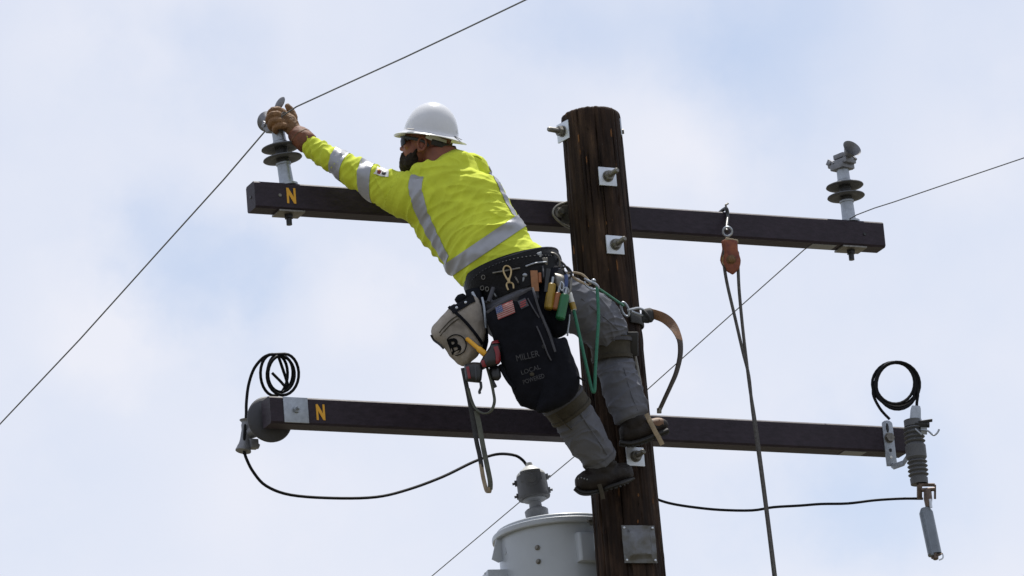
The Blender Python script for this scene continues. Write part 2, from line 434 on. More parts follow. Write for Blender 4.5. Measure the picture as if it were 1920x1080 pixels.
def chip(px, py, w_, h_, m='chip'):
    q, nrm = pole_surf(px, py, -.001); x = V((0, 0, 1)).cross(nrm).normalized(); Z = V((0, 0, 1))
    random.seed(int(px * 7 + py)); n = 12; out, top = [], []
    for k in range(n):
        a_ = 2 * math.pi * k / n; f = random.uniform(.55, 1)
        out.append(q + x * math.cos(a_) * w_ * f + Z * math.sin(a_) * h_ * f - nrm * .002); top.append(q + x * math.cos(a_) * w_ * f * .8 + Z * math.sin(a_) * h_ * f * .8 + nrm * .0025)
    m_ = MB(); m_.rings([out, top]); build(m_, 'wood_chip', 'chip', pole)
for a_ in ((1157, 497, .005, .045), (1076, 470, .004, .03), (1140, 505, .003, .02), (1150, 415, .010, .02), (1136, 418, .006, .016), (1100, 300, .004, .03), (1085, 260, .004, .03), (1197, 928, .007, .012), (1196, 978, .005, .012), (1232, 975, .005, .016), (1238, 1000, .005, .02), (1213, 880, .005, .03), (1224, 940, .004, .02), (1170, 940, .003, .014), (1146, 250, .006, .03), (1104, 420, .003, .03), (1062, 216, .006, .014), (1240, 1052, .004, .02)): chip(*a_)
def hexnut(mb, p, d, r, h):
    x, y, t = frame(d)
    mb.rings([[p + t * s + (x * math.cos(k * math.pi / 3) + y * math.sin(k * math.pi / 3)) * r for k in range(6)] for s in (0, h)])
def washer(px, py, half, bolt=.07, direction=None, curved=.012, label=None, nutr=.022):
    q, nrm = pole_surf(px, py)
    d = V(direction).normalized() if direction else nrm
    c = q + d * .003
    Z = V((0, 0, 1)); x = Z.cross(d).normalized(); y = d.cross(x)
    m_ = MB(); n = 6; f, b = [], []
    for i in range(n + 1):
        for j in range(n + 1):
            u, v = i / n * 2 - 1, j / n * 2 - 1
            f.append(c + x * u * half + y * v * half + d * (curved * (1 - u * u) * 0 + .006))
            b.append(c + x * u * half + y * v * half - d * .004)
    m_.box(c + d * .002, x * half, y * half, d * .004)
    pl = build(m_, 'washer_plate', 'zinc', pole, bevel=.0015)
    if label: pl['label'] = label
    m_ = MB(); m_.lathe(c + d * .006, d, [(0, .026), (.004, .026), (.004, .018), (.006, .018)], 20)
    hexnut(m_, c + d * .012, d, nutr, .02)
    m_.lathe(c + d * .03, d, [(0, .012), (bolt, .0115), (bolt + .006, .008)], 14)
    build(m_, 'bolt', 'dsteel', pl, ang=30)
    return c, d, x, y
AL = .46098
aB = V((math.cos(AL), math.sin(AL), 0)); nB = V((-math.sin(AL), math.cos(AL), 0)); ZU, ZL = 9.59159, 8.62734
WB, HB, LB = .095, .12, 3.05
TU, TL = -1.55573, -1.55442
def B(t, o, z): return aB * t + nB * (.15 + o) + V((0, 0, z))
def PB(px, py, o): return PL(px, py, nB * (.15 + o), nB)
fr = (-nB).normalized()
washer(1138, 332, .042, .06, (fr.x + .05, fr.y, 0))
washer(1152, 460, .042, .06, (fr.x + .05, fr.y, 0))
washer(1190, 857, .042, .05, (fr.x + .02, fr.y, 0), label='bright square washer plate under the right boot')
washer(1058, 247, .042, .05, (-.78, -.62, 0), label='washer plate on the left edge near the pole top')
# rear washer on the right edge near the top
p = PY(1163, 243, .02); m_ = MB(); m_.box(V((prad(p.z) * .98, .02, p.z)), V((.006, 0, 0)), V((0, .04, 0)), V((0, 0, .04)))
pl = build(m_, 'washer_plate', 'zinc', pole, bevel=.001)
m_ = MB(); m_.cyl(V((prad(p.z), .02, p.z - .01)), V((prad(p.z) + .012, .02, p.z - .01)), .011); build(m_, 'bolt', 'dsteel', pl)
# domed grey plate nailed to the pole at the bottom
q, nrm = pole_surf(1197, 1022); d = V((fr.x - .1, fr.y, 0)).normalized(); x = V((0, 0, 1)).cross(d).normalized(); Z = V((0, 0, 1))
q = q + d * .014
m_ = MB(); rings = []
hw, hh = .075, .083
n = 24; pts = []
for i in range(n + 1):
    for j in range(n + 1):
        u, v = i / n * 2 - 1, j / n * 2 - 1
        e_ = max(abs(u), abs(v) * .95 + .05 * u); dome = max(0, min(1, (.72 - e_) / .14)) * (1 - .55 * max(0, v + .2) * (1 - abs(u)))
        pts.append(q + x * u * hw + Z * v * hh + d * (.02 * dome + .006 * noise.noise(V((u * 2, v * 2, 3)))))
k0 = len(pts)
pts += [p - d * .004 for p in pts]
fs = []
for i in range(n):
    for j in range(n):
        a = i * (n + 1) + j; fs.append((a, a + n + 1, a + n + 2, a + 1)); fs.append((k0 + a, k0 + a + 1, k0 + a + n + 2, k0 + a + n + 1))
m_.add(pts, fs)
cp = build(m_, 'cover_plate', 'plate', pole, ang=60, fix=False); cp['label'] = 'square grey domed plate nailed on with four nails'
for sx in (-1, 1):
    for sz in (-1, 1):
        m_ = MB(); m_.lathe(q + x * sx * hw * .86 + Z * sz * hh * .86, d, [(0, .005), (.005, .005), (.007, .002)], 10); build(m_, 'nail', 'zinc', cp)
# dark stain holes in pole
m_ = MB(); q, nrm = pole_surf(1127, 271, .0005); m_.lathe(q - nrm * .002, nrm, [(0, .008), (.003, .007)], 12); build(m_, 'bolt_hole', 'black', pole)

# ------------------------------------------------------------------ crossarms
def beam_mesh(t0, z):
    c = .008; ch = .018; m_ = MB()
    sec = [(c, 0), (WB - c, 0), (WB, -c), (WB, -HB + c), (WB - c, -HB), (c, -HB), (0, -HB + c), (0, -c)]
    ts = [t0] + [t0 + LB * i / 40 for i in range(1, 40)] + [t0 + LB]
    rr = []
    for i, t in enumerate(ts):
        rr.append([B(t, o, z + h) for o, h in sec])
    return m_.rings(rr)
def letter_n(px, py, o, h, wd):
    c = PB(px, py, o); m_ = MB(); Z = V((0, 0, 1)); s = .23
    def P(u, v): return c + aB * (u * wd / 2) + Z * (v * h / 2)
    m_.prism([P(-1, -1), P(-1 + 2 * s, -1), P(-1 + 2 * s, 1), P(-1, 1)], -nB * .0012)
    m_.prism([P(1 - 2 * s, -1), P(1, -1), P(1, 1), P(1 - 2 * s, 1)], -nB * .0012)
    m_.prism([P(-1 + 2 * s, 1), P(-1 + 2 * s, .15), P(1 - 2 * s, -1), P(1 - 2 * s, -.15)], -nB * .0012)
    return m_
armU = thing('crossarm', 'upper dark brown crossarm with two upright disc insulators on top', 'crossarm', B(0, 0, ZU), 'dark wooden crossarms bolted to the pole')
build(beam_mesh(TU, ZU), 'beam', 'beam', armU)
build(letter_n(546, 367, -.001, .07, .042), 'letter_marking', 'yellow', armU)['label'] = 'yellow letter N stencilled on the beam'
def under_plate(px, py, arm, z, hx=.06):
    c = PB(px, py, .0475); t = c.dot(aB); c = B(t, .0475, z - HB - .005)
    m_ = MB(); m_.box(c, aB * hx, nB * .045, V((0, 0, .004))); pl = build(m_, 'washer_plate', 'dsteel', arm, bevel=.001)
    m_ = MB(); hexnut(m_, c - V((0, 0, .004)), V((0, 0, -1)), .02, .017); m_.cyl(c - V((0, 0, .018)), c - V((0, 0, .05)), .0125); build(m_, 'bolt', 'black', pl, ang=30)
under_plate(541, 400, armU, ZU); under_plate(1595, 468, armU, ZU)
# pale sticker strip on the underside
c = PB(1540, 465, .05); t = c.dot(aB); m_ = MB(); m_.box(B(t, .045, ZU - HB - .0015), aB * .06, nB * .03, V((0, 0, .0012))); build(m_, 'label_strip', 'lgrey', armU)
for px, py in ((525, 366), (1621, 439)):
    c = PB(px, py, -.001); m_ = MB(); m_.lathe(c + nB * .003, -nB, [(0, .009), (.006, .007)], 12); build(m_, 'bolt_hole', 'dsteel' if px < 600 else 'black', armU)
c = PB(462, 372, .05); m_ = MB(); m_.lathe(B(TU, .0475, ZU - .06) + aB * .002, -aB, [(0, .009), (.005, .007)], 12); build(m_, 'bolt_hole', 'black', armU)
# steel gain bracket seen left of the pole
m_ = MB()
pts = [PB(x_, y_, -.035) for x_, y_ in ((1085, 432), (1062, 424), (1045, 412), (1037, 400), (1043, 388), (1058, 381), (1085, 374))]
m_.tube(spline(pts, 5), .0065, 8)
br = build(m_, 'gain_bracket', 'dsteel', armU)
m_ = MB(); c = PB(1049, 399, -.012); m_.lathe(c, -nB, [(0, .024), (.006, .024), (.01, .014), (.03, .013)], 18); m_.box(PB(1068, 403, -.006), aB * .04, nB * .004, V((0, 0, .045))); build(m_, 'through_bolt', 'dsteel', br)
armL = thing('crossarm', 'lower dark brown crossarm passing behind the worker\'s legs', 'crossarm', B(0, 0, ZL), 'dark wooden crossarms bolted to the pole')
build(beam_mesh(TL, ZL), 'beam', 'beam', armL)
build(letter_n(601, 773, -.001, .07, .04), 'letter_marking', 'yellow', armL)['label'] = 'yellow letter N stencilled on the beam'
c = PB(555, 769, -.004); t = c.dot(aB); m_ = MB(); m_.box(B(t, -.003, ZL - .06), aB * .056, nB * .003, V((0, 0, .056))); wp = build(m_, 'washer_plate', 'galv', armL, bevel=.001)
m_ = MB(); hexnut(m_, B(t, -.006, ZL - .058), -nB, .016, .014); m_.cyl(B(t, -.02, ZL - .058), B(t, -.045, ZL - .058), .0085); build(m_, 'bolt', 'galv', wp, ang=30)
c = PB(1597, 847, .05); t = c.dot(aB); m_ = MB(); m_.box(B(t, .045, ZL - HB - .0015), aB * .055, nB * .03, V((0, 0, .0012))); build(m_, 'label_strip', 'lgrey', armL)

# ------------------------------------------------------------------ upright insulators
def insulator(base, top, label, roll=0., horn=-1):
    ax = (top - base); L = ax.length; ax.normalize(); s = L / .26
    t = thing('pin_insulator', label, 'insulator', base, 'upright disc insulators on the upper crossarm')
    m_ = MB(); m_.lathe(base, ax, [(0, .048), (.009, .048), (.011, .034), (.02, .031), (.096, .029), (.098, .033), (.106, .033), (.107, .028)]); build(m_, 'base_post', 'galv', t, ang=30)
    m_ = MB(); m_.lathe(base + ax * .1, ax, [(0, .026), (.07, .026), (.09, .027)]); build(m_, 'core', 'dgrey', t)
    for h in (.126, .176):
        m_ = MB(); m_.lathe(base + ax * h, ax, [(.006, .02), (0, .03), (-.004, .06), (-.004, .082), (-.001, .0855), (.003, .084), (.008, .062), (.017, .034), (.02, .02)], 40); build(m_, 'shed', 'grey', t, ang=60)
    m_ = MB(); m_.lathe(base + ax * .19, ax, [(0, .032), (.012, .033), (.016, .029), (.06, .028), (.085, .03), (.09, .02)]); build(m_, 'neck_cap', 'galv', t, ang=30)
    c = base + ax * .285
    d = nB.copy(); d = (d - ax * d.dot(ax)).normalized(); side = d.cross(ax)
    d = (d * math.cos(roll) + side * math.sin(roll)).normalized(); side = d.cross(ax)
    m_ = MB(); m_.box(c, d * .058, side * .034, ax * .013)
    m_.box(c - ax * .018 + d * .0, d * .04, side * .04, ax * .014)
    sd_ = build(m_, 'saddle', 'alu', t, bevel=.005)
    m_ = MB(); m_.box(c + ax * .033 , d * .03, side * .02, ax * .011); build(m_, 'keeper', 'alu', t, bevel=.004)
    kh = horn                                        # the flared horn, at the end where the wire leaves steeply
    m_ = MB(); dd = (d * kh + ax * .45 + side * .25 * kh).normalized()
    m_.lathe(c + ax * .012 + d * kh * .018, dd, [(0, .012), (.02, .016), (.045, .024), (.068, .036), (.078, .045), (.074, .041), (.05, .022), (.02, .012)], 30)
    build(m_, 'horn', 'alu', t, ang=50)
    m_ = MB(); dd = (-d * kh + ax * .1).normalized()
    m_.lathe(c + ax * .01 - d * kh * .035, dd, [(0, .016), (.02, .018), (.03, .022), (.033, .021), (.026, .014), (.01, .01)], 22)
    build(m_, 'wire_collar', 'alu', t, ang=50)
    for k, j in ((-1, 1), (1, 1), (1, -1)):
        m_ = MB(); q0 = c + d * k * .04 + side * j * .03 + ax * .006; m_.box(q0, (d * .6 + ax * .5 * k).normalized() * .02, side * .008, (ax * .6 - d * .5 * k).normalized() * .014); m_.cyl(q0 - side * .014, q0 + side * .014, .009, n=10)
        build(m_, 'jaw', 'alu', t, bevel=.003)
    for k in (-1, 1):
        b0 = c + side * .034 + d * k * .02
        m_ = MB(); m_.cyl(b0 - ax * .018, b0 + ax * .05, .006, n=10); hexnut(m_, b0 + ax * .036, ax, .012, .011); hexnut(m_, b0 - ax * .02, -ax, .012, .01)
        build(m_, 'clamp_bolt', 'dsteel', t, ang=30)
    if horn > 0:
        q0 = PY(517, 207, c.y); q1 = PY(531, 184, c.y); m_ = MB(); m_.ell(q0.lerp(q1, .55), (q1 - q0) * .55, fw * .006, (q1 - q0).cross(fw).normalized() * .016, 16, 10); build(m_, 'clamp_ear', 'alu', t)
    return c, ax, d
def topof(px, py, z):       # point on the beam's top centre line nearest the pixel column
    c = PB(px, py, .0475); t = c.dot(aB); return B(t, .0475, z)
bl = topof(538, 343, ZU); tl = PB(521, 243, .0475)
clL, axL, _ = insulator(bl, bl + (tl - bl).normalized() * .26, 'disc insulator at the left end, under the worker\'s gloved hand', R(-15), 1)
brr = topof(1592, 411, ZU); tr = PB(1579, 312, .0475)
clR, axR, _ = insulator(brr, brr + (tr - brr).normalized() * .26, 'free disc insulator at the right end of the upper crossarm', R(-20))
# ------------------------------------------------------------------ line wires
def wire(name, label, c0, near, mid, far, r):
    P = lambda a: PL(a[0], a[1], c0, aB)
    f = [P(a) for a in far]; n = [P(a) for a in near]
    e = (f[-1] - f[-2]).normalized(); k = (n[-1] - n[-2]).normalized()
    fx = [f[-1] + e * s - V((0, 0, -.0012)) * s * s for s in (8, 20, 35)]
    nx = [n[-1] + k * s + V((0, 0, .0012)) * s * s for s in (3, 6, 10)]
    pts = list(reversed(nx)) + list(reversed(n)) + mid + f + fx
    m_ = MB(); m_.tube(pts, r, 8)
    return tag(build(m_, name, 'wire', org=mid[0] if mid else n[0]), label, 'wire', 'bare line wires over the upper crossarm')
gr = clL + axL * .014
wire('line_wire', 'thin bare wire through the clamp under the worker\'s glove', clL, [(556, 200), (640, 161.5), (760, 107), (870, 55), (985, 0)], [gr - nB * .05, gr + nB * .05], [(503, 239), (420, 336), (300, 469), (150, 636), (0, 795)], .0034)
c0 = PB(1594, 409, 0); te = c0.dot(aB)
wire('line_wire', 'thin bare wire lying across the right end of the upper crossarm', c0, [(1606, 403), (1640, 390), (1675, 379), (1760, 350), (1920, 296)], [B(te, .01, ZU + .005), B(te, WB - .005, ZU + .004)], [(1508, 468), (1400, 564), (1220, 725), (1078, 855), (970, 945), (810, 1080)], .0026)

# ------------------------------------------------------------------ horizontal insulator at the lower left end
t = PB(553, 769, 0).dot(aB)
ti = PB(509, 792, .12).dot(aB)
b0 = B(ti, WB, ZL - .062)
hz = thing('post_insulator', 'dark bell insulator behind the left end of the lower crossarm', 'insulator', b0)
m_ = MB(); m_.lathe(b0, nB, [(0, .045), (.012, .045), (.016, .03), (.04, .03)]); build(m_, 'base_flange', 'galv', hz, ang=30)
m_ = MB(); m_.lathe(b0, nB, [(.03, .035), (.034, .096), (.042, .102), (.052, .1), (.075, .084), (.12, .048), (.135, .042), (.15, .041)], 44); build(m_, 'bell', 'dgrey', hz, ang=70)
c = PL(461, 815, b0 + nB * .2, nB)
m_ = MB(); m_.tube([b0 + nB * .14, b0 + nB * .17, (b0 + nB * .19).lerp(c, .6), c], [.042, .036, .028, .024], 16); build(m_, 'neck', 'alu', hz)
m_ = MB(); cu = PL(462, 788, b0 + nB * .2, nB); cl_ = PL(456, 846, b0 + nB * .2, nB)
m_.tube(spline([cu, cu.lerp(c, .35), c, c.lerp(cl_, .6), cl_], 4), [.03, .026, .021, .020, .022, .021, .02, .021, .022, .022, .022, .023, .025, .029, .031, .034, .034], 18); build(m_, 'clamp_body', 'alu', hz, ang=50)
m_ = MB()
q = PL(475, 833, b0 + nB * .18, nB); m_.box(q, aB * .018, nB * .02, V((0, 0, .02))); q2 = PL(486, 838, b0 + nB * .17, nB); m_.cyl(q, q2, .012); build(m_, 'clamp_keeper', 'alu', hz, bevel=.004)
YC = c.y
def cable(name, label, pts, r, grp=None, n=8):
    m_ = MB(); m_.tube(pts, r, n)
    return tag(build(m_, name, 'blackcable', org=pts[0]), label, 'cable', grp)
path = [PY(458, 852, YC), PY(458.5, 815, YC - .025), PY(461.5, 780, YC), PY(462, 755, YC), PY(466, 722, YC), PY(476, 692, YC - .01), PY(492, 672, YC - .03), PY(505, 665, YC - .04)]
path = spline(path, 5)
nl = 4.15
for i in range(1, int(nl * 26) + 1):
    a = i / 26 * 2 * math.pi; k = i / 26
    cx = 524 - 4 * math.sin(k * 1.9 + .3) + (3 if k < 1 else 0) - 4.5 * (k - 2); cy = 702 + 1.6 * math.sin(k * 2.3); rx = 25 + 3.5 * math.sin(k * 1.3 + 1); ry = 36 + 2.5 * math.cos(k * 1.7)
    path.append(PY(cx + rx * math.sin(a - .25), cy - ry * math.cos(a - .25), YC - .03 - .05 * math.cos(a + .6) + .012 * k))
path += spline([path[-1], PY(541, 728, YC + .05), PY(524, 713, YC + .03), PY(510, 699, YC + .02)], 5)[3:]
cb = cable('jumper_cable', 'black jumper cable coiled above the left end of the lower crossarm', path, .0066)

# ------------------------------------------------------------------ transformer
YT = .36
tb = PY(1047, 1001, YT); TR = .29
tank = thing('transformer', 'grey cylindrical pole transformer hung behind the pole at the bottom', 'transformer', V((tb.x, tb.y, tb.z - .95)))
Z = V((0, 0, 1))
ax0 = V((tb.x, tb.y, tb.z))
m_ = MB(); m_.lathe(ax0, -Z, [(.0, .2), (.02, TR - .024), (.9, TR - .026), (.93, TR - .04), (.95, .1)], 72); build(m_, 'tank', 'tank', tank, ang=35)
m_ = MB(); m_.lathe(ax0, Z, [(-.024, TR - .024), (-.026, TR - .004), (-.023, TR), (-.012, TR + .002), (-.002, TR), (.001, TR - .004), (.001, TR - .016), (.016, TR - .018), (.020, TR - .022), (.034, TR - .07), (.05, .15), (.056, .02)], 80); build(m_, 'lid', 'tank', tank, ang=32)
def onT(px, py, r=TR - .025, out=0.):         # point on the tank surface under a pixel
    d = ray(px, py); o = CAM - ax0
    a = d.x ** 2 + d.y ** 2; b = o.x * d.x + o.y * d.y; cc = o.x ** 2 + o.y ** 2 - r * r
    s = (-b - math.sqrt(max(0, b * b - a * cc))) / a
    p = CAM + d * s; n = V((p.x - ax0.x, p.y - ax0.y, 0)).normalized()
    return p + n * out, n
for px, py in ((1008, 1027), (1010, 1053)):
    p, n = onT(px, py); m_ = MB(); m_.lathe(p, n, [(-.004, .012), (.004, .012), (.006, .008), (.014, .007)], 14); build(m_, 'ground_stud', 'dsteel', tank, ang=30)
# hanger lug box near the pole
p, n = onT(1100, 1030); x = Z.cross(n).normalized()
m_ = MB(); rr = []
for zz, k in ((.07, .8), (.055, 1), (-.045, 1), (-.06, .94)):
    rr.append([p + x * u * .05 + Z * zz + n * (q * k) for u, q in ((-1, -.03), (-1, .025), (-.8, .036), (.8, .036), (1, .025), (1, -.03))])
m_.rings(rr); build(m_, 'mounting_boss', 'tank', tank, bevel=.004)
# hanger brackets between tank and pole
pd_ = V((-ax0.x, -ax0.y, 0)); gl_ = pd_.length; pd_.normalize()
for dz in (-.12, -.7):
    m_ = MB(); a0 = ax0 + pd_ * (TR - .04) + Z * dz; a1 = ax0 + pd_ * (gl_ - prad(ax0.z + dz) + .01) + Z * dz; m_.box(a0.lerp(a1, .5), (a1 - a0) * .5, V((pd_.y, -pd_.x, 0)) * .05, Z * .04); build(m_, 'hanger_bracket', 'tank', tank, bevel=.004)
# folded lifting lug at the left
p, n = onT(941, 1030); x = Z.cross(n).normalized()
m_ = MB(); m_.prism([p + Z * .075 - n * .01 - x * .004, p + Z * .055 + n * .02 - x * .004, p - Z * .045 + n * .05 - x * .004, p - Z * .06 + n * .02 - x * .004, p - Z * .05 - n * .01 - x * .004], x * .008)
m_.prism([p + Z * .075 - n * .012 + x * .004, p + Z * .07 + x * .012 - n * .012, p - Z * .03 + x * .05 - n * .008, p - Z * .05 - n * .01 + x * .004], n * .008)
build(m_, 'lifting_lug', 'tank', tank, bevel=.0015)
# terminal box on the lower left
td_ = V((-.96, -.28, 0)).normalized(); q = ax0 + td_ * (TR + .012); q.z = PY(909, 1086, q.y).z; m_ = MB(); m_.box(q - Z * .06, td_ * .045, V((td_.y, -td_.x, 0)) * .06, V((0, 0, .085))); tbx = build(m_, 'terminal_box', 'tank', tank, bevel=.006)
for px, py in ((914, 1076), (926, 1072)):
    q = PY(px, py, ax0.y - .1); m_ = MB(); hexnut(m_, q - Z * .012, V((-.3, -.2, .9)), .009, .02); build(m_, 'box_bolt', 'dsteel', tbx)
p, n = onT(1012, 1091, out=.0005); x = Z.cross(n).normalized(); m_ = MB(); m_.box(p, x * .016, n * .0008, Z * .018); build(m_, 'red_sticker', 'red', tank)
# lid band clamp by the pole
p, n = onT(1110, 974, TR); m_ = MB(); x = Z.cross(n).normalized()
m_.cyl(p - x * .03 + n * .012 - Z * .012, p + x * .03 + n * .012 - Z * .012, .008); m_.box(p + n * .008 - Z * .01, x * .012, n * .014, Z * .016); build(m_, 'lid_clamp', 'dsteel', tank, bevel=.002)
# bushing
bb = PY(1007, 966, YT - .03); bt = PY(992, 872, YT - .03); bx = (bt - bb).normalized(); s = (bt - bb).length / 100
prof = lambda lst: [(a * s, b * s) for a, b in lst]
m_ = MB(); m_.lathe(bb, bx, prof([(-8, 20), (-1, 22), (9, 22.5), (12, 19), (13, 12.5), (26, 11.5), (28, 20), (30, 23), (35, 22.5), (37, 14)]), 36); bs_ = build(m_, 'bushing', 'lgrey', tank, ang=30)
m_ = MB(); m_.lathe(bb, bx, prof([(33, 25), (33, 30), (36, 31), (40, 30), (76, 28.5), (79, 27.5)]), 40); cvr = build(m_, 'bushing_cover', 'grey', tank, ang=35)
m_ = MB(); m_.lathe(bb, bx, prof([(78, 28), (82, 27), (90, 18), (96, 10), (98, 7), (104, 6)]), 40); build(m_, 'cover_cap', 'cap', cvr, ang=35)  # paler than the cover below: sunlit top put into the colour
# scalloped front flap and side latches
sx_ = bx.cross(-fw).normalized(); ff = sx_.cross(bx)
if ff.dot(fw) > 0: ff = -ff
m_ = MB(); rr = []
for i in range(9):
    a = (i / 8 - .5) * 1.5
    dirn = ff * math.cos(a) + sx_ * math.sin(a)
    lo = 56 - 8 * math.cos((i / 8 - .5) * 2 * math.pi * .9) + (3 if i % 2 else 0)
    rr.append([bb + bx * s * lo + dirn * s * 30.2, bb + bx * s * 84 + dirn * s * 28, bb + bx * s * 84 + dirn * s * 26, bb + bx * s * lo + dirn * s * 28])
m_.rings(rr); m_.lathe(bb + bx * s * 66 + ff * s * 28, ff, prof([(0, 9), (3.5, 9), (4.5, 6)]), 18); build(m_, 'cover_flap', 'grey', cvr, ang=35)
for k, h in ((-1, 68), (-1, 42), (1, 72), (1, 45)):
    q = bb + bx * s * h + sx_ * k * s * 31; m_ = MB(); m_.box(q - sx_ * k * .004, sx_ * .008, ff * .008, bx * .012); m_.cyl(q, q + sx_ * k * .014, .006); build(m_, 'latch', 'dgrey' if k < 0 else 'lgrey', cvr)
path = [PY(a, b, y) for a, b, y in ((458, 846, YC), (462, 860, YC), (475, 885, YC + .02), (499, 911, YC + .06), (545, 928, YC + .12), (625, 934, YC + .22), (705, 932, YC + .34), (765, 918, YC + .44), (830, 894, YC + .54), (888, 866, YC + .64), (930, 852, YC + .7), (962, 853, YT - .04), (978, 861, YT - .03), (988, 873, YT - .03), (992, 880, YT - .03))]
cable('connecting_cable', 'black cable sagging from the bell insulator to the transformer bushing', spline(path, 5), .0066)

# ------------------------------------------------------------------ fuse cutout at the lower right end
pb = PB(1666, 830, -.006); tt = pb.dot(aB)
cut = thing('fuse_cutout', 'grey ribbed fuse cutout with its fuse tube hanging open', 'fuse cutout', pb)
m_ = MB()
top, bot = PB(1663, 788, -.005), PB(1673, 874, -.005)
yy = (top - bot).normalized(); xx = (aB - yy * aB.dot(yy)).normalized(); hw = .026
pts = []
for k in range(7):
    a = math.pi * k / 6; pts.append(top - yy * hw * .6 + xx * hw * math.cos(a) + yy * hw * .6 * math.sin(a))
pts += [bot - xx * hw, bot + xx * hw]
m_.prism(pts, nB * .006); brk = build(m_, 'bracket', 'galv', cut, bevel=.001)
m_ = MB(); hexnut(m_, PB(1667, 821, -.006), -nB, .021, .016); m_.lathe(PB(1667, 821, -.005), -nB, [(0, .024), (.003, .024), (.004, .01)], 18); build(m_, 'bracket_bolt', 'dsteel', brk, ang=30)
for px, py, h in ((1664, 802, .022), (1670, 844, .008), (1671, 857, .007)):
    c = PB(px, py, -.0065); m_ = MB(); m_.ell(c, xx * .007, nB * .001, yy * h, 12, 8); build(m_, 'slot', 'black' if py < 850 else 'white', brk)
YU = pb.y - .13
i0, i1 = PY(1711, 787, YU), PY(1724, 908, YU); ia = (i1 - i0).normalized(); IL = (i1 - i0).length
m_ = MB(); m_.ribbon([bot + yy * .006, bot - yy * .006 - nB * .012, bot + xx * .03 - nB * .05 + yy * .0, PY(1702, 856, YU + .02), PY(1716, 850, YU)], ia, .026, .006); build(m_, 'bracket_arm', 'galv', cut)
prof = [(0, .030), (.004, .036), (.05, .037), (.054, .040)]
px2 = 427.
def ribs(a, n_, gap, R0, R1):
    out = []
    for k in range(n_):
        c = a + gap * k; out += [(c, R0), (c + gap * .3, R1 - .002), (c + gap * .42, R1), (c + gap * .55, R1 - .002), (c + gap * .8, R0)]
    return out
sc_ = IL / 122
prof = [(0, 14 / 427), (1 * sc_, 17 / 427), (13 * sc_, 17 / 427)] + ribs(14 * sc_, 4, 8 * sc_, 15 / 427, 20 / 427) + [(48 * sc_, 18 / 427), (50 * sc_, 19.5 / 427), (72 * sc_, 19.5 / 427), (74 * sc_, 18 / 427)] + ribs(77 * sc_, 4, 8 * sc_, 15 / 427, 19.5 / 427) + [(110 * sc_, 15 / 427), (111 * sc_, 17 / 427), (122 * sc_, 16.5 / 427)]
m_ = MB(); m_.lathe(i0, ia, prof, 36); ins = build(m_, 'insulator_body', 'grey', cut, ang=35)
q0, q1 = PY(1716, 791, YU - .01), PY(1717, 762, YU - .01); qa = (q1 - q0).normalized(); qs = qa.cross(fw).normalized(); qd = qa.cross(qs)
m_ = MB(); rr = []
for k, wd in ((0, .026), (.25, .024), (.8, .022), (1, .018)):
    c = q0.lerp(q1, k); rr.append([c + qs * a * wd + qd * b * .016 for a, b in ((-1, -1), (1, -1), (1, 1), (-1, 1))])
m_.rings(rr); tc_ = build(m_, 'top_terminal', 'galv', cut, bevel=.003)
m_ = MB()
m_.box(PY(1735, 790, YU - .02), (PY(1748, 788, YU - .02) - PY(1735, 790, YU - .02)), up * .007, fw * .016)
m_.box(PY(1727, 797, YU - .02), rt * .03, up * .011, fw * .018); m_.cyl(PY(1738, 797, YU - .03), PY(1743, 797, YU - .03), .012); build(m_, 'top_contact', 'black', cut, bevel=.003)
m_ = MB(); m_.tube(spline([PY(1728, 806, YU - .04), PY(1740, 808, YU - .05), PY(1750, 816, YU - .05), PY(1757, 812, YU - .05), PY(1761, 805, YU - .05)], 5), .0042, 8)
m_.tube([PY(1716, 804, YU - .05), PY(1728, 815, YU - .05)], .004, 8); m_.box(PY(1732, 808, YU - .02), rt * .014, up * .016, fw * .012); build(m_, 'hook', 'galv', cut)
# hinge and hanging fuse tube
m_ = MB(); HY = YU - .01
m_.box(PY(1737, 909, HY), rt * .036, up * .007, fw * .025); m_.box(PY(1753, 922, HY), rt * .004, up * .032, fw * .02); m_.box(PY(1724, 922, HY), rt * .011, up * .032, fw * .02); hg = build(m_, 'hinge', 'copper', cut, bevel=.002)
m_ = MB(); m_.tube([PY(1739, 918, HY - .03), PY(1740, 936, HY - .03), PY(1741, 950, HY - .03)], [.017, .019, .014], 12); m_.cyl(PY(1728, 919, HY - .03), PY(1753, 917, HY - .03), .009); build(m_, 'trunnion', 'copper', cut)
m_ = MB(); m_.tube([PY(1744, 936, HY - .05), PY(1746, 952, HY - .05)], .006, 8); build(m_, 'link_clip', 'zinc', cut)
f0, f1 = PY(1735, 955, HY - .02), PY(1753, 1040, HY - .08)
m_ = MB(); d = (f1 - f0).normalized(); sdv = d.cross(fw).normalized(); rr = []
for k in (0, .08, .12, .9, 1):
    c = f0.lerp(f1, k); wd = .022 if k in (0,) else .031
    rr.append([c + sdv * wd * (abs(math.cos(a)) ** .6) * (1 if math.cos(a) > 0 else -1) + d.cross(sdv) * .021 * math.sin(a) for a in [2 * math.pi * j / 24 for j in range(24)]])
m_.rings(rr); ft = build(m_, 'fuse_tube', 'fuse', cut, ang=40)
m_ = MB(); m_.cyl(f0.lerp(f1, .06) - sdv * .012 - fw * .018, f1 - sdv * .012 - fw * .018, .0075); build(m_, 'tube_seam', 'fuse', ft)
m_ = MB(); m_.ell(f1 + sdv * .012, sdv * .024, fw * .02, d * .006); m_.cyl(f1 + sdv * .0, f1 + d * .022 + sdv * .0, .016, .012); m_.cyl(f1 + sdv * -.008 + d * .004, f1 + d * .016 + sdv * -.01, .01); build(m_, 'tube_cap', 'copper', ft)
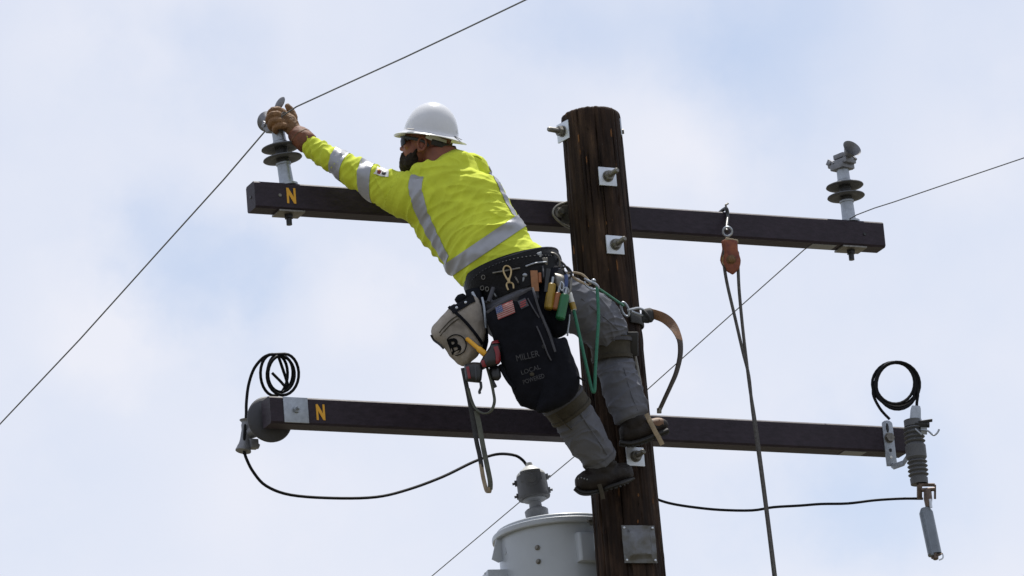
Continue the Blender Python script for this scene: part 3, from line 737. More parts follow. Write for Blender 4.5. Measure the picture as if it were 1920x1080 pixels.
m_ = MB(); m_.tube(spline([f1 - sdv * -.02 - d * .012, f1 + sdv * .034 + d * .004, f1 + sdv * .03 + d * .024, f1 + sdv * .012 + d * .03], 5), .0032, 6); build(m_, 'pull_ring', 'zinc', ft)
# coil above the cutout
YK = YU
path = [PY(1719, 775, YK), PY(1719, 755, YK)]
path += [PY(1721, 742, YK - .005)]
base = len(path)
for i in range(0, int(4.5 * 28)):
    a = i / 28 * 2 * math.pi; k = i / 28
    cx = 1680 + (4 if k < 3.9 else -1) * math.sin(k * 2.1); cy = 721 + 3.2 * math.sin(k * 1.7 + 2) - (5 if 2.4 < k < 3.2 else 0) * math.sin((k - 2.4) / .8 * math.pi); rx = 40 + 2.6 * math.sin(k * 2.7); ry = 42 + 3 * math.cos(k * 1.9)
    path.append(PY(cx + rx * math.cos(a - .25 + .3), cy - ry * math.sin(a - .25 + .3), YK - .012 + .012 * math.sin(k * 3) + .02 * math.cos(a)))
path += spline([path[-1], PY(1637, 738, YK - .02), PY(1650, 766, YK - .02), PY(1668, 786, YK - .02)], 5)[4:]
cable('jumper_cable', 'black cable wound in a round coil above the fuse cutout', path, .0066)
path = [PY(a, b, y) for a, b, y in ((1205, 925, .19), (1222, 930, .19), (1237, 938, .2), (1262, 945, .23), (1300, 951, .28), (1350, 956, .34), (1410, 957, .4), (1450, 951, .45), (1500, 948, .5), (1540, 945, .53), (1590, 944, .57), (1640, 938, .61), (1690, 935, .65), (1730, 935, HY))]
cable('connecting_cable', 'black cable running from behind the pole to the fuse cutout', spline(path, 4), .0058)

# ------------------------------------------------------------------ pulley block and hand line
YP = .30
blk = thing('pulley_block', 'worn red and orange pulley block hooked over the upper crossarm', 'pulley', PY(1370, 480, YP))
m_ = MB(); t = PB(1361, 405, 0).dot(aB)
hk = [B(t, .06, ZU + .012), B(t, .02, ZU + .014), B(t, -.012, ZU + .008), B(t, -.016, ZU - .03), PY(1362, 428, YP + .05), PY(1363, 434, YP + .02)]
m_.tube(spline(hk, 6), .0085, 10); build(m_, 'hook', 'black', blk)
m_ = MB(); m_.tube([B(t, -.008, ZU), B(t, -.01, ZU + .028), B(t + .012, -.01, ZU + .035)], .005, 8); build(m_, 'hook_latch', 'dsteel', blk)
m_ = MB(); c = PY(1364, 434, YP + .02); m_.tube([c + (rt * math.cos(a) + up * math.sin(a)) * .02 for a in [2 * math.pi * k / 20 for k in range(20)]], .0048, 8, closed=True); build(m_, 'ring', 'galv', blk)
def cheek(off, m):
    m_ = MB(); m_.cushion([(1357, 450), (1370, 447), (1382, 452), (1384, 470), (1389, 488), (1386, 503), (1374, 515), (1364, 508), (1356, 492), (1358, 470)] if off < 0 else [(1353, 452), (1368, 447), (1380, 452), (1382, 470), (1386, 488), (1380, 503), (1368, 512), (1357, 503), (1350, 488), (1354, 468)], YP + off, .009, .006, rnd=.7)
    return build(m_, 'cheek', m, blk, ang=50)
ch = cheek(-.03, 'blockred'); ch2 = cheek(.03, 'blockred')
m_ = MB(); c = PY(1371, 487, YP - .045); m_.lathe(c - (ray(1371, 487).normalized()) * -.008, -fw, [(0, .022), (.006, .021), (.009, .014), (.016, .012), (.018, .008)], 20); build(m_, 'axle', 'block', ch)
m_ = MB(); m_.lathe(PY(1369, 487, YP - .02), V((0, 1, 0)), [(0, .036), (.006, .036), (.014, .03), (.026, .03), (.034, .036), (.04, .036)], 28); build(m_, 'sheave', 'yellowh', blk)
m_ = MB(); m_.box(PY(1372, 451, YP), rt * .028 - up * .006, up * .008, fw * .034); build(m_, 'top_bar', 'tanstrap', blk, bevel=.003)
# two falls of rope
def fall(pts):
    P = [PY(a, b, y) for a, b, y in pts]
    e = (P[-1] - P[-2]).normalized()
    k = (P[-1].z - .02) / -e.z
    return spline(P, 5) + [P[-1] + e * (k * .3), P[-1] + e * (k * .7), P[-1] + e * k]
m_ = MB()
for pts in (((1357, 478, YP), (1358, 500, YP), (1364, 535, YP - .01), (1378, 595, YP - .02), (1393, 660, YP - .03), (1404, 705, YP - .04), (1411, 770, YP - .05), (1426, 880, YP - .07), (1439, 980, YP - .09), (1451, 1080, YP - .11)),
            ((1383, 478, YP), (1384, 505, YP - .01), (1386, 545, YP - .012), (1392, 610, YP - .02), (1400, 680, YP - .03), (1407, 735, YP - .035), (1416, 790, YP - .038), (1429, 885, YP - .058), (1442, 985, YP - .075), (1454, 1080, YP - .095))):
    p = fall(pts); m_.tube(p, .0072, 8)
# the turn over the sheave
m_.tube(spline([PY(1357, 480, YP), PY(1358, 472, YP), PY(1369, 466, YP), PY(1382, 472, YP), PY(1383, 480, YP)], 4), .007, 8)
rp = build(m_, 'hand_line', 'rope', org=PY(1369, 470, YP)); tag(rp, 'grey hand line rope hanging double from the pulley block', 'rope')
# ------------------------------------------------------------------ the worker
man = thing('person', 'bearded line worker in yellow hi-vis shirt and white hard hat leaning off the pole', 'person', PY(1130, 905, -.3))
TORSO = [(958, 524, 84, -.57, .74), (936, 498, 78, -.57, .74), (908, 460, 81, -.56, .68), (882, 424, 87, -.54, .64), (858, 392, 91, -.53, .62), (844, 362, 88, -.52, .62), (840, 334, 74, -.52, .66), (842, 314, 54, -.52, .8), (838, 302, 36, -.52, .9)]
ARM_L = [(806, 384, 46, -.55, .9), (768, 370, 45, -.56, .85), (730, 357, 38, -.56, .9), (694, 338, 30, -.55, 1), (660, 320, 26, -.54, 1), (626, 300, 22, -.53, 1), (596, 281, 19, -.51, 1), (572, 265, 15, -.50, 1), (560, 254, 13, -.49, 1)]
ARM_R = [(870, 350, 44, -.48, .9), (838, 366, 36, -.42, 1), (800, 374, 28, -.38, 1), (760, 362, 24, -.375, 1), (730, 350, 20, -.37, 1), (712, 345, 15, -.365, 1)]
PELVIS = [(950, 512, 80, -.57, .74), (962, 545, 86, -.57, .76), (978, 578, 82, -.57, .76), (992, 600, 60, -.57, .8)]
LEG_L = [(958, 575, 56, -.59, 1), (985, 630, 52, -.585, 1), (1018, 690, 46, -.55, 1), (1048, 738, 41, -.5, 1), (1072, 775, 38.5, -.44, 1), (1098, 818, 37.5, -.37, 1), (1116, 846, 34.5, -.31, 1), (1127, 864, 32, -.275, 1)]
LEG_R = [(1015, 545, 58, -.60, 1), (1062, 568, 50, -.52, 1), (1098, 588, 46, -.42, 1), (1128, 612, 45, -.33, 1), (1142, 640, 38, -.285, 1), (1147, 665, 31, -.275, 1), (1154, 692, 34, -.27, 1), (1165, 726, 36.5, -.265, 1), (1177, 760, 35, -.26, 1), (1186, 782, 32, -.255, 1)]
def sc_l(L, k, a=0, b=None): return [(p[0], p[1], p[2] * k, *p[3:]) for p in L[a:b]]

# head frame: forward to the left of the picture and a little away, chin lifted, near ear dipped
HC = PY(800, 268, -.52)
az, pi_, ro = R(10), R(15), R(11)
fh = V((-math.cos(az) * math.cos(pi_), math.sin(az) * math.cos(pi_), math.sin(pi_)))
uh = (V((0, 0, 1)) - fh * fh.z).normalized(); lh = uh.cross(fh)
lh, uh = lh * math.cos(ro) - uh * math.sin(ro), uh * math.cos(ro) + lh * math.sin(ro)
def H(x, y, z): return HC + fh * x + lh * y + uh * z
def hell(mb, c, s, rot=0.):
    a, b, d = fh, lh, uh
    if rot: a, d = fh * math.cos(rot) + uh * math.sin(rot), uh * math.cos(rot) - fh * math.sin(rot)
    mb.ell(H(*c), a * s[0], b * s[1], d * s[2], 20, 14)

bm_ = MB()
bm_.limb(sc_l(TORSO, .88)); bm_.limb(sc_l(ARM_L, .74)); bm_.limb(sc_l(ARM_R, .74)); bm_.limb(sc_l(PELVIS, .88)); bm_.limb(sc_l(LEG_L, .8)); bm_.limb(sc_l(LEG_R, .8))
bm_.limb([(826, 285, 34, -.52), (828, 303, 32, -.52), (836, 322, 35, -.52), (842, 340, 40, -.52)])      # neck
hell(bm_, (-.008, 0, .03), (.1, .074, .105)); hell(bm_, (.04, 0, -.045), (.058, .058, .075)); hell(bm_, (-.05, 0, -.03), (.058, .06, .07))
hell(bm_, (.075, 0, .022), (.022, .052, .016)); hell(bm_, (.096, 0, -.018), (.012, .011, .026), .25); hell(bm_, (.104, 0, -.037), (.013, .014, .011))
for k in (-1, 1):
    hell(bm_, (.094, .013 * k, -.041), (.009, .008, .007)); hell(bm_, (.07, .042 * k, -.022), (.02, .018, .02))
hell(bm_, (.092, 0, -.066), (.011, .023, .006)); hell(bm_, (.09, 0, -.078), (.011, .02, .007)); hell(bm_, (.07, 0, -.105), (.028, .03, .025))
# hands inside the gloves
def hand_l(mb, k=1.):
    mb.limb([(562, 256, 13 * k, -.49), (552, 245, 15 * k, -.487, .8), (541, 232, 18 * k, -.482, .62), (531, 222, 17 * k, -.475, .55), (524, 217, 12 * k, -.468, .5)], n=18)
    for ch in (((536, 216, 7.5, -.475), (524, 207, 7.2, -.488), (512, 207, 7, -.49), (506, 216, 6.6, -.478), (508, 224, 5.6, -.462)),
               ((532, 222, 7.5, -.485), (520, 215, 7.5, -.505), (508, 217, 7.2, -.505), (503, 226, 6.6, -.49), (506, 233, 5.6, -.47)),
               ((532, 230, 7.5, -.495), (521, 226, 7.4, -.515), (511, 228, 7, -.512), (507, 236, 6.5, -.495), (511, 242, 5.4, -.475)),
               ((536, 237, 7, -.5), (527, 236, 6.8, -.517), (518, 238, 6.4, -.512), (515, 244, 5.8, -.497), (519, 248, 5, -.48)),
               ((549, 238, 9, -.478), (551, 224, 8.2, -.465), (547, 211, 7.4, -.462), (541, 202, 6.6, -.464), (538, 197, 5.2, -.466))):
        mb.limb([(a, b, r * k, y) for a, b, r, y in ch], n=12, sub=4)
def hand_r(mb, k=1.):
    mb.limb([(714, 346, 14 * k, -.365), (704, 345, 16 * k, -.355, .7), (694, 345, 17 * k, -.34, .6), (687, 347, 12 * k, -.33, .6)], n=18)
    for dx in (0, 9, 18, 26):
        mb.limb([(686 + dx, 345, 6.5 * k, -.33), (683 + dx * .9, 351 + dx * .12, 6.2 * k, -.345 + dx * .0006), (683 + dx * .9, 361 + dx * .1, 5.8 * k, -.335 + dx * .0006), (684 + dx * .9, 368 - dx * .06, 5 * k, -.33 + dx * .0006)], n=12, sub=4)
    mb.limb([(704, 342, 8 * k, -.35), (694, 338, 7.4 * k, -.31), (688, 341, 6.5 * k, -.27), (686, 347, 5.4 * k, -.25)], n=12, sub=4)
hand_l(bm_, .72); hand_r(bm_, .72)
# feet inside the boots
bm_.limb([(1128, 868, 20, -.275), (1122, 890, 18, -.265), (1145, 894, 15, -.245), (1172, 889, 9, -.205)]); bm_.limb([(1190, 785, 18, -.255), (1186, 806, 14, -.25), (1215, 806, 12, -.235), (1240, 802, 8, -.22)])
me = fuse(bm_, .0042, 3)
body = finish('body', me, 'skin', man)
# ears: rim and lobe joined to the head as their own small shells
for k in (-1, 1):
    m_ = MB(); c = H(.0, .077 * k, -.014)
    rimp = [c + (uh * math.cos(a) * .029 + fh * math.sin(a) * .018) * (1 if math.cos(a) > -.3 else .92) + lh * k * .008 + fh * -.004 for a in [2 * math.pi * i / 22 for i in range(22)]]
    m_.tube(rimp, .0052, 8, closed=True); m_.ell(c, fh * .015, lh * .006, uh * .026); m_.ell(c - uh * .026 + fh * .004, fh * .011, lh * .007, uh * .01)
    m_.ell(c + fh * .012 - uh * .002 + lh * k * .005, fh * .006, lh * .005, uh * .009)
    build(m_, 'ear', 'skin', man)
    # no gap: ear root inside the head
# beard
m_ = MB()
hell(m_, (.062, 0, -.1), (.046, .052, .05)); hell(m_, (.046, 0, -.125), (.036, .042, .036)); hell(m_, (.094, 0, -.06), (.012, .03, .009)); hell(m_, (.074, 0, -.085), (.034, .047, .032))
for k in (-1, 1):
    hell(m_, (.044, .048 * k, -.088), (.030, .018, .04), .3); hell(m_, (.03, .061 * k, -.06), (.008, .007, .03), .25); hell(m_, (.088, .024 * k, -.075), (.014, .014, .024))
me = fuse(m_, .004, 3); displace(me, lambda p, n: .002 * noise.noise(p * 80) + .0015 * noise.noise(p * 210))
finish('beard', me, 'beard', man)
# sunglasses
m_ = MB()
def arc(z, x0, s=9): return [H(x0 - .034 * (i / s * 2 - 1) ** 2, .068 * (i / s * 2 - 1), z) for i in range(s + 1)]
m_.tube(arc(.012, .115), .0045, 8)
for k in (-1, 1): m_.ribbon(spline([H(.084, .070 * k, .008), H(.05, .079 * k, .006), H(.015, .085 * k, .003), H(-.018, .086 * k, -.006), H(-.034, .08 * k, -.02)], 4), uh, [.015] * 8 + [.011] * 9, .005)
sg = build(m_, 'sunglasses', 'black', man)
for k in (-1, 1):
    m_ = MB(); rr = []
    for i in range(7):
        y = (.006 + .062 * i / 6) * k; x = .114 - .034 * (y / .068) ** 2; h = .042 * (1 - .45 * abs(i / 6 - .45) ** 2 * 2)
        rr.append([H(x, y, .013), H(x + .001, y, .013 - h * .5), H(x - .004, y, .013 - h), H(x - .007, y, .013 - h), H(x - .003, y, .013 - h * .5), H(x - .004, y, .013)])
    m_.rings(rr); build(m_, 'lens', 'lens', sg)
# hard hat
m_ = MB(); rings = []; nn = 56
hx = -.014
def hring(ax, ay, z, droop=0.):
    return [H(hx + ax * math.cos(2 * math.pi * k / nn), ay * math.sin(2 * math.pi * k / nn), z - droop * abs(math.cos(2 * math.pi * k / nn)) ** 3) for k in range(nn)]
for s_, z in ((.03, .179), (.2, .176), (.38, .168), (.55, .155), (.7, .137), (.82, .114), (.91, .09), (.965, .068), (.985, .056), (1.0, .046)):
    rings.append(hring(.12 * s_, .108 * s_, z))
rings += [hring(.126, .113, .038, .002), hring(.14, .126, .0335, .006), hring(.157, .141, .0275, .010), hring(.160, .144, .025, .011), hring(.158, .142, .022, .011), hring(.14, .126, .028, .006), hring(.124, .112, .032, .002), hring(.117, .105, .034)]
for s_, z in ((.98, .054), (.9, .088), (.75, .12), (.5, .15), (.1, .168)): rings.append(hring(.115 * s_, .103 * s_, z))
m_.rings(rings); hat = build(m_, 'hard_hat', 'helmet', man, ang=70)
m_ = MB()
for k in (-1, 1):
    m_ = MB(); m_.ribbon(spline([H(-.02, .088 * k, .026), H(-.04, .087 * k, .02), H(-.06, .082 * k, .014), H(-.08, .07 * k, .008), H(-.1, .05 * k, .004)], 5), uh, .026, .003)
    build(m_, 'headband', 'cap', hat)
m_ = MB(); m_.ribbon(spline([H(-.045, .088, .0), H(-.085, .07, -.006), H(-.112, .03, -.012), H(-.116, 0, -.013), H(-.112, -.03, -.012), H(-.085, -.07, -.006)], 5), uh, .024, .005); nb = build(m_, 'nape_strap', 'black', hat)
m_ = MB(); m_.lathe(H(-.112, .006, -.02), -fh, [(0, .021), (.014, .021), (.02, .019), (.022, .012)], 18); build(m_, 'ratchet_knob', 'black', nb, ang=30)
m_ = MB(); c = H(.03, .124, .0225)
m_.prism([H(.06, .113, .0425), H(.026, .121, .0425), H(.03, .132, .0375), H(.062, .124, .0375)], uh * .0022); build(m_, 'accessory_slot', 'dgrey', hat)
m_ = MB(); m_.prism([H(-.132, .05, .037), H(-.132, .035, .037), H(-.166, .04, .0245), H(-.164, .052, .0245)], uh * .0022); build(m_, 'rear_slot', 'dgrey', hat)

# shirt
m_ = MB(); m_.limb(TORSO, n=40); m_.limb(ARM_L[:-1]); m_.limb(ARM_R[:-1])
m_.limb([(845, 322, 34, -.52, .9), (868, 318, 34, -.50, .9), (890, 322, 30, -.47, .9), (902, 336, 26, -.45, .9)])
me = fuse(m_, .0042, 8)
td = (PY(844, 362, -.52) - PY(936, 498, -.57)).normalized(); tc = td.cross(fw).normalized()
ad = (PY(596, 281, -.5) - PY(730, 357, -.55)).normalized(); ap = ad.cross(fw).normalized()
PT0 = PY(936, 498, -.57); PA0 = PY(745, 362, -.55)
def ridge(n): return 1 - abs(n) * 2.2
def crease(n): return max(0, 1 - abs(n) * 3.2) ** 1.6
def shirt_fold(p, n):
    q = p - PT0; s = q.dot(td); c = q.dot(tc); d = q.dot(fw)
    a = (p - PA0).dot(ad)
    if a > .0 :
        e = (p - PA0).dot(ap); g = (p - PA0).dot(fw)
        k = min(1, a / .06 + .25)
        f = .008 * ridge(noise.noise(V((a * 16 + e * 12, e * 5 - g * 6, 2)))) + .005 * ridge(noise.noise(V((a * 34 - e * 16, e * 7, g * 9 + 7))))
        f += .009 * crease(noise.noise(V((a * 13 + e * 14, e * 6 - g * 5, 60))))
        return k * (f - .004)
    k = max(.25, 1 - s / .42)
    sag = .6 * c * c * 3
    f = .019 * k * ridge(noise.noise(V((c * 3.2 + .6, (s + sag) * 15 - c * 3, d * 3)))) + .0065 * ridge(noise.noise(V((c * 6 + 3, s * 21 + c * 9, d * 6))))
    f += .008 * crease(noise.noise(V((c * 5 + s * 3, (s + sag) * 13 - c * 6, 40)))) + .006 * k * crease(noise.noise(V((c * 4, (s + sag) * 24, 50))))
    # pull lines towards the raised shoulder
    sh = max(0, min(1, (s - .2) / .15)) * max(0, min(1, (-c + .05) / .15))
    f += .008 * sh * ridge(noise.noise(V((c * 7 - s * 5, s * 9 + c * 14, 4))))
    f += .014 * noise.noise(V((c * 5, s * 5, d * 5 + 11)))
    lf = max(0, min(1, (c + .2) / .12))
    bl = .55 + .45 * max(0, min(1, (s - .02) / .08))
    return (f - .006) * (.45 + .4 * lf) * bl
me.update(); displace(me, shirt_fold)
for v_ in range(1): pass
shirt = finish('shirt', me, 'shirt', man)
def bvh_of(o):
    off = ORG[o.name]; me = o.data
    return BVHTree.FromPolygons([v.co + off for v in me.vertices], [tuple(p.vertices) for p in me.polygons])
bv = bvh_of(shirt)
def cast(bv, px, py, off):
    d = ray(px, py).normalized(); h = bv.ray_cast(CAM, d)
    if h[0] is None: return None
    return h[0] - d * off * .6 + (h[1] if h[1].dot(d) < 0 else -h[1]) * off
def strip_on(bv, path, wpx, off=.003, step=2.2, rows=9):
    P = spline([V((a, b, 0)) for a, b in path], 8); D = [P[0]]
    for p in P[1:]:
        while (p - D[-1]).length > step: D.append(D[-1] + (p - D[-1]).normalized() * step)
    grid = []
    for i, p in enumerate(D):
        t = (D[min(i + 1, len(D) - 1)] - D[max(i - 1, 0)]).normalized(); nx = V((-t.y, t.x, 0))
        grid.append([cast(bv, *(p + nx * wpx * (j / (rows - 1) - .5)).xy, off) for j in range(rows)])
    m_ = MB(); idx = {}
    for i in range(len(grid) - 1):
        for j in range(rows - 1):
            q = [(i, j), (i, j + 1), (i + 1, j + 1), (i + 1, j)]
            pp = [grid[a][b] for a, b in q]
            if None in pp or max((pp[a] - pp[a - 1]).length for a in range(4)) > .03: continue
            f = []
            for k in q:
                if k not in idx: idx[k] = len(m_.v); m_.v.append(grid[k[0]][k[1]])
                f.append(idx[k])
            m_.f.append(tuple(f))
    return m_
def band(bv, c, nrm, w, off=.003, n=72, rows=6, rad=.3):
    x, y, t = frame(nrm); rr = []
    for i in range(rows):
        o = c + t * w * (i / (rows - 1) - .5); r = []
        for k in range(n):
            d = x * math.cos(2 * math.pi * k / n) + y * math.sin(2 * math.pi * k / n)
            h = bv.ray_cast(o, d, rad)
            r.append(h[0] + d * off if h[0] is not None else (r[-1] if r else o + d * .05))
        rr.append(r)
    m_ = MB(); m_.rings(rr, cap=False); return m_
def strip_wrap(bv, path, w, off=.003, rows=9, sub=14, shift=0.):
    C = [(cast(bv, p.x, p.y, 0)) for p in spline([V((a, b, 0)) for a, b in path], sub)]
    C = [p for p in C if p is not None]
    for _ in range(4): C = [C[0]] + [(C[i - 1] + C[i] * 2 + C[i + 1]) / 4 for i in range(1, len(C) - 1)] + [C[-1]]
    N_ = [bv.find_nearest(p)[1] for p in C]
    for _ in range(8): N_ = [(N_[max(i - 1, 0)] + N_[i] * 2 + N_[min(i + 1, len(N_) - 1)]).normalized() for i in range(len(N_))]
    m_ = MB(); grid = []
    for i, p in enumerate(C):
        t = (C[min(i + 1, len(C) - 1)] - C[max(i - 1, 0)]).normalized(); n = N_[i]
        if n.dot(fw) > 0: n = -n
        d = t.cross(n).normalized(); r = []
        for j in range(rows):
            q = p + d * (w * (j / (rows - 1) - .5)) + rt * shift + fw * abs(shift) * 1.5; h = bv.find_nearest(q); r.append(h[0] + n * off)
        grid.append(r); m_.v += r
    for i in range(len(C) - 1):
        for j in range(rows - 1): m_.f.append((i * rows + j, i * rows + j + 1, (i + 1) * rows + j + 1, (i + 1) * rows + j))
    return m_
build(strip_wrap(bv, [(783, 331), (779, 342), (779, 358), (787, 388), (799, 417), (815, 449), (832, 480), (838, 490)], .057), 'reflective_stripe', 'tape', shirt)
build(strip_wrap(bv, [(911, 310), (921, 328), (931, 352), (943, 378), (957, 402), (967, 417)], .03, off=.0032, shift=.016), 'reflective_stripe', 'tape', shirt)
wc = PY(905, 463, -.56); wn = (td - fw * td.dot(fw)).normalized()
build(band(bv, wc, wn, .059, off=.0045, n=110, rows=9), 'reflective_stripe', 'tape', shirt)
def axis_at(L, px):
    P = [PY(a[0], a[1], a[3]) for a in L]
    for i in range(len(L) - 1):
        a, b = L[i], L[i + 1]
        if (a[0] - px) * (b[0] - px) <= 0:
            k = (px - a[0]) / (b[0] - a[0]); return P[i].lerp(P[i + 1], k), (P[i + 1] - P[i]).normalized()
for px, tilt in ((637, .22), (690, .42)):
    c, t = axis_at(ARM_L, px); t2 = (t * math.cos(tilt) + t.cross(fw).normalized() * math.sin(tilt) * -1)
    a_ = [t * math.cos(tilt) + t.cross(fw).normalized() * math.sin(tilt), t2]
    t2 = max(a_, key=lambda q: abs(q.dot(rt)))
    build(band(bv, c, t2, .062 if px < 650 else .056, rad=.2), 'reflective_stripe', 'tape', shirt)
bd = build(strip_on(bv, [(704, 319), (715, 323), (729, 325)], 15, off=.0035, step=1.2), 'sleeve_badge', 'white', shirt)
build(strip_on(bv, [(707, 322), (715, 325)], 7, off=.0052, step=1.2), 'red_print', 'red', bd); build(strip_on(bv, [(717, 325), (724, 327)], 5, off=.0052, step=1.2), 'dark_print', 'black', bd); build(strip_on(bv, [(706, 318.5), (712, 320)], 2.5, off=.0052, step=1.2), 'yellow_print', 'yellow', bd)
# collar
m_ = MB(); c0_ = PY(838, 312, -.52); na = (PY(830, 296, -.52) - c0_).normalized(); x = na.cross(fw).normalized(); y = na.cross(x)
loop = [c0_ + (x * math.cos(a) * .088 + y * math.sin(a) * .085) + na * (.012 * math.cos(a) * -1) for a in [2 * math.pi * k / 40 for k in range(40)]]
m_.tube(loop, .009, 10, closed=True); build(m_, 'collar', 'shirt', shirt)
m_ = MB(); m_.ribbon(spline([PY(845, 297, -.56), PY(858, 291, -.555), (PY(876, 289, -.54)), PY(893, 291, -.53), PY(903, 297, -.52)], 5), fw * .5 + up * .2, [.012] * 6 + [.03] * 9 + [.02] * 6, .005); build(m_, 'collar_fold', 'shirt', shirt)

# trousers
m_ = MB(); m_.limb(PELVIS, n=36); m_.limb(LEG_L); m_.limb(LEG_R)
me = fuse(m_, .0042, 8)
KR = PY(1135, 615, -.31)
PADS = [(PY(1062, 760, -.475), (PY(1074, 777, -.455) - PY(1051, 745, -.495)).normalized()), (PY(1145, 655, -.28), (PY(1148, 678, -.275) - PY(1143, 633, -.29)).normalized())]
HEMS = [PY(1127, 864, -.275), PY(1186, 782, -.255)]
def tr_fold(p, n):
    wx = noise.noise(p * 6) * .25
    u = p.x * .8 + p.z * .35 + p.y * .3; w2 = p.z - p.x * .5
    f = .008 * crease(noise.noise(V((u * 5 + wx, w2 * 15 + wx * 3, p.y * 4)))) + .007 * crease(noise.noise(V((u * 11 + w2 * 6, w2 * 8 + wx * 4, p.y * 7 + 5)))) + .009 * noise.noise(p * 8)
    for (c, t), am in zip(PADS, (.008, .009)):
        a = (p - c).dot(t); k = math.exp(-((abs(a) - .085) / .05) ** 2) if (p - c).length < .22 else 0
        f += k * am * crease(noise.noise(V((a * 26 + wx * 3, u * 6, w2 * 4 + 9))))
    for c in HEMS:
        k = max(0, 1 - (p - c).length / .17); f += .006 * k * crease(noise.noise(V((u * 10, p.z * 22 + u * 8, 17))))
    k = max(0, 1 - (p - KR).length / .17)
    f += .013 * k * crease(noise.noise(V((p.x * 20 + p.z * 16, p.y * 8, 3 + wx))))
    return (f - .004) * .85
displace(me, tr_fold); trous = finish('trousers', me, 'trouser', man)
bt_ = bvh_of(trous)
for L, px_ in ((LEG_L, 1), (LEG_R, 1)):          # doubled hem and side seam
    a = PY(*L[-1][:2], L[-1][3]); b = PY(*L[-2][:2], L[-2][3]); t = (a - b).normalized()
    build(band(bt_, a - t * .012, t, .034, off=.0022, rad=.2), 'hem', 'trouser', trous)
def seam(path, off=.0015, r=.0022):
    m_ = MB()
    q = [cast(bt_, a, b, off) for a, b in path]; q = [p for p in q if p is not None]
    if len(q) > 2: m_.tube(spline(q, 4), r, 6); build(m_, 'seam', 'trouser', trous)
seam([(1170, 690), (1178, 720), (1186, 745), (1196, 770)]); seam([(1084, 770), (1104, 800), (1124, 830), (1138, 852)]); seam([(1090, 560), (1112, 578), (1136, 598), (1158, 618)])
# gloves
m_ = MB(); hand_l(m_, .93); me = fuse(m_, .0028, 1); displace(me, lambda p, n: .0022 * noise.noise(p * 60) + .0012 * ridge(noise.noise(p * 110))); gl = finish('glove', me, 'glove', man)
m_ = MB(); m_.limb([(578, 270, 20.5, -.505), (569, 262, 21, -.5), (558, 253, 19, -.49), (552, 247, 16, -.487, .9)], n=26, cap=True); me = fuse(m_, .0045, 2); displace(me, lambda p, n: .0022 * noise.noise(p * 50)); cf = finish('cuff', me, 'cuff', gl)
m_ = MB(); c = PY(556, 251, -.489); t = (PY(545, 238, -.483) - c).normalized(); bvc = bvh_of(cf); build(band(bvc, PY(563, 257, -.494), t, .005, off=.0015, rad=.2), 'cuff_seam', 'glove', gl)
m_ = MB(); hand_r(m_); me = fuse(m_, .0036, 2); g2 = finish('glove', me, 'glove', man); m_ = MB(); m_.limb([(730, 350, 21, -.37), (714, 346, 18, -.365)], n=24); build(m_, 'cuff', 'cuff', g2)
# boots
m_ = MB(); m_.limb([(1130, 862, 27, -0.277), (1126, 880, 26, -0.270), (1120, 892, 25, -0.265)]); m_.limb([(1084, 906, 15, -0.285), (1095, 905, 21.5, -0.280), (1114, 901, 23, -0.270), (1128, 897, 24, -0.265), (1150, 890, 22, -0.240), (1170, 887, 19, -.215), (1181, 887, 13, -0.200)])
me = fuse(m_, .0045, 4); displace(me, lambda p, n: .003 * noise.noise(p * 38)); b1 = finish('boot', me, 'boot', man)
def sole(path, r, lug, parent, col='sole'):
    m_ = MB(); m_.limb([(a, b, r, y, 3.2) for a, b, y in path], n=16); P = spline([PY(a, b, y) for a, b, y in path], 6); n_ = len(P)
    for i in range(1, n_ - 1, 2):
        t = (P[i + 1] - P[i - 1]).normalized(); nr = t.cross(fw).normalized()
        if nr.dot(up) > 0: nr = -nr
        m_.box(P[i] + nr * r * mpp(P[i]) * .8, t * .007, fw * .036, nr * .004)
    return build(m_, 'sole', col, parent, bevel=.0015)
sole([(1080, 916, -0.285), (1088, 922, -0.285), (1098, 924, -0.285), (1112, 922.5, -0.275), (1132, 917, -0.260), (1158, 909, -.295), (1178, 901, -0.200)], 4.5, 1, b1)
bvo = bvh_of(b1)
m_ = MB()
for i in range(5):
    q = cast(bvo, 1080 + i * 5.2, 899 - (2 - abs(i - 2)) * 1.5, .001)
    if q is not None: m_.ell(q, rt * .0032, fw * .002, up * .0042, 8, 6)
build(m_, 'eyelet', 'alu', b1)['kind'] = 'stuff'
m_ = MB(); m_.limb([(1188, 782, 25, -.256), (1186, 796, 24, -.252), (1182, 806, 22, -.25)]); m_.limb([(1168, 814, 18, -.255), (1186, 812, 20, -.25), (1208, 806, 18, -.24), (1228, 800, 15, -.23), (1242, 797, 12, -.224), (1249, 798, 8, -.22)])
me = fuse(m_, .0045, 4); displace(me, lambda p, n: .0025 * noise.noise(p * 38)); b2 = finish('boot', me, 'boot', man)
sole([(1163, 830, -.252), (1182, 832, -.25), (1206, 826, -.24), (1230, 816, -.228), (1250, 808, -.22)], 6, 1, b2)
m_ = MB(); m_.limb([(1222, 800, 14.5, -.234), (1233, 797, 14, -.229), (1242, 796, 12, -.225)]); build(m_, 'toe_leather', 'brown', b2)
m_ = MB()
for i in range(4):
    q = PY(1221 - i * 7, 789 + i * 1.0, -.265); m_.tube([q - fw * .012 + rt * .004 - up * .006, q - rt * .002 + up * .008], .0028, 6)
build(m_, 'lace', 'tanstrap', b2)

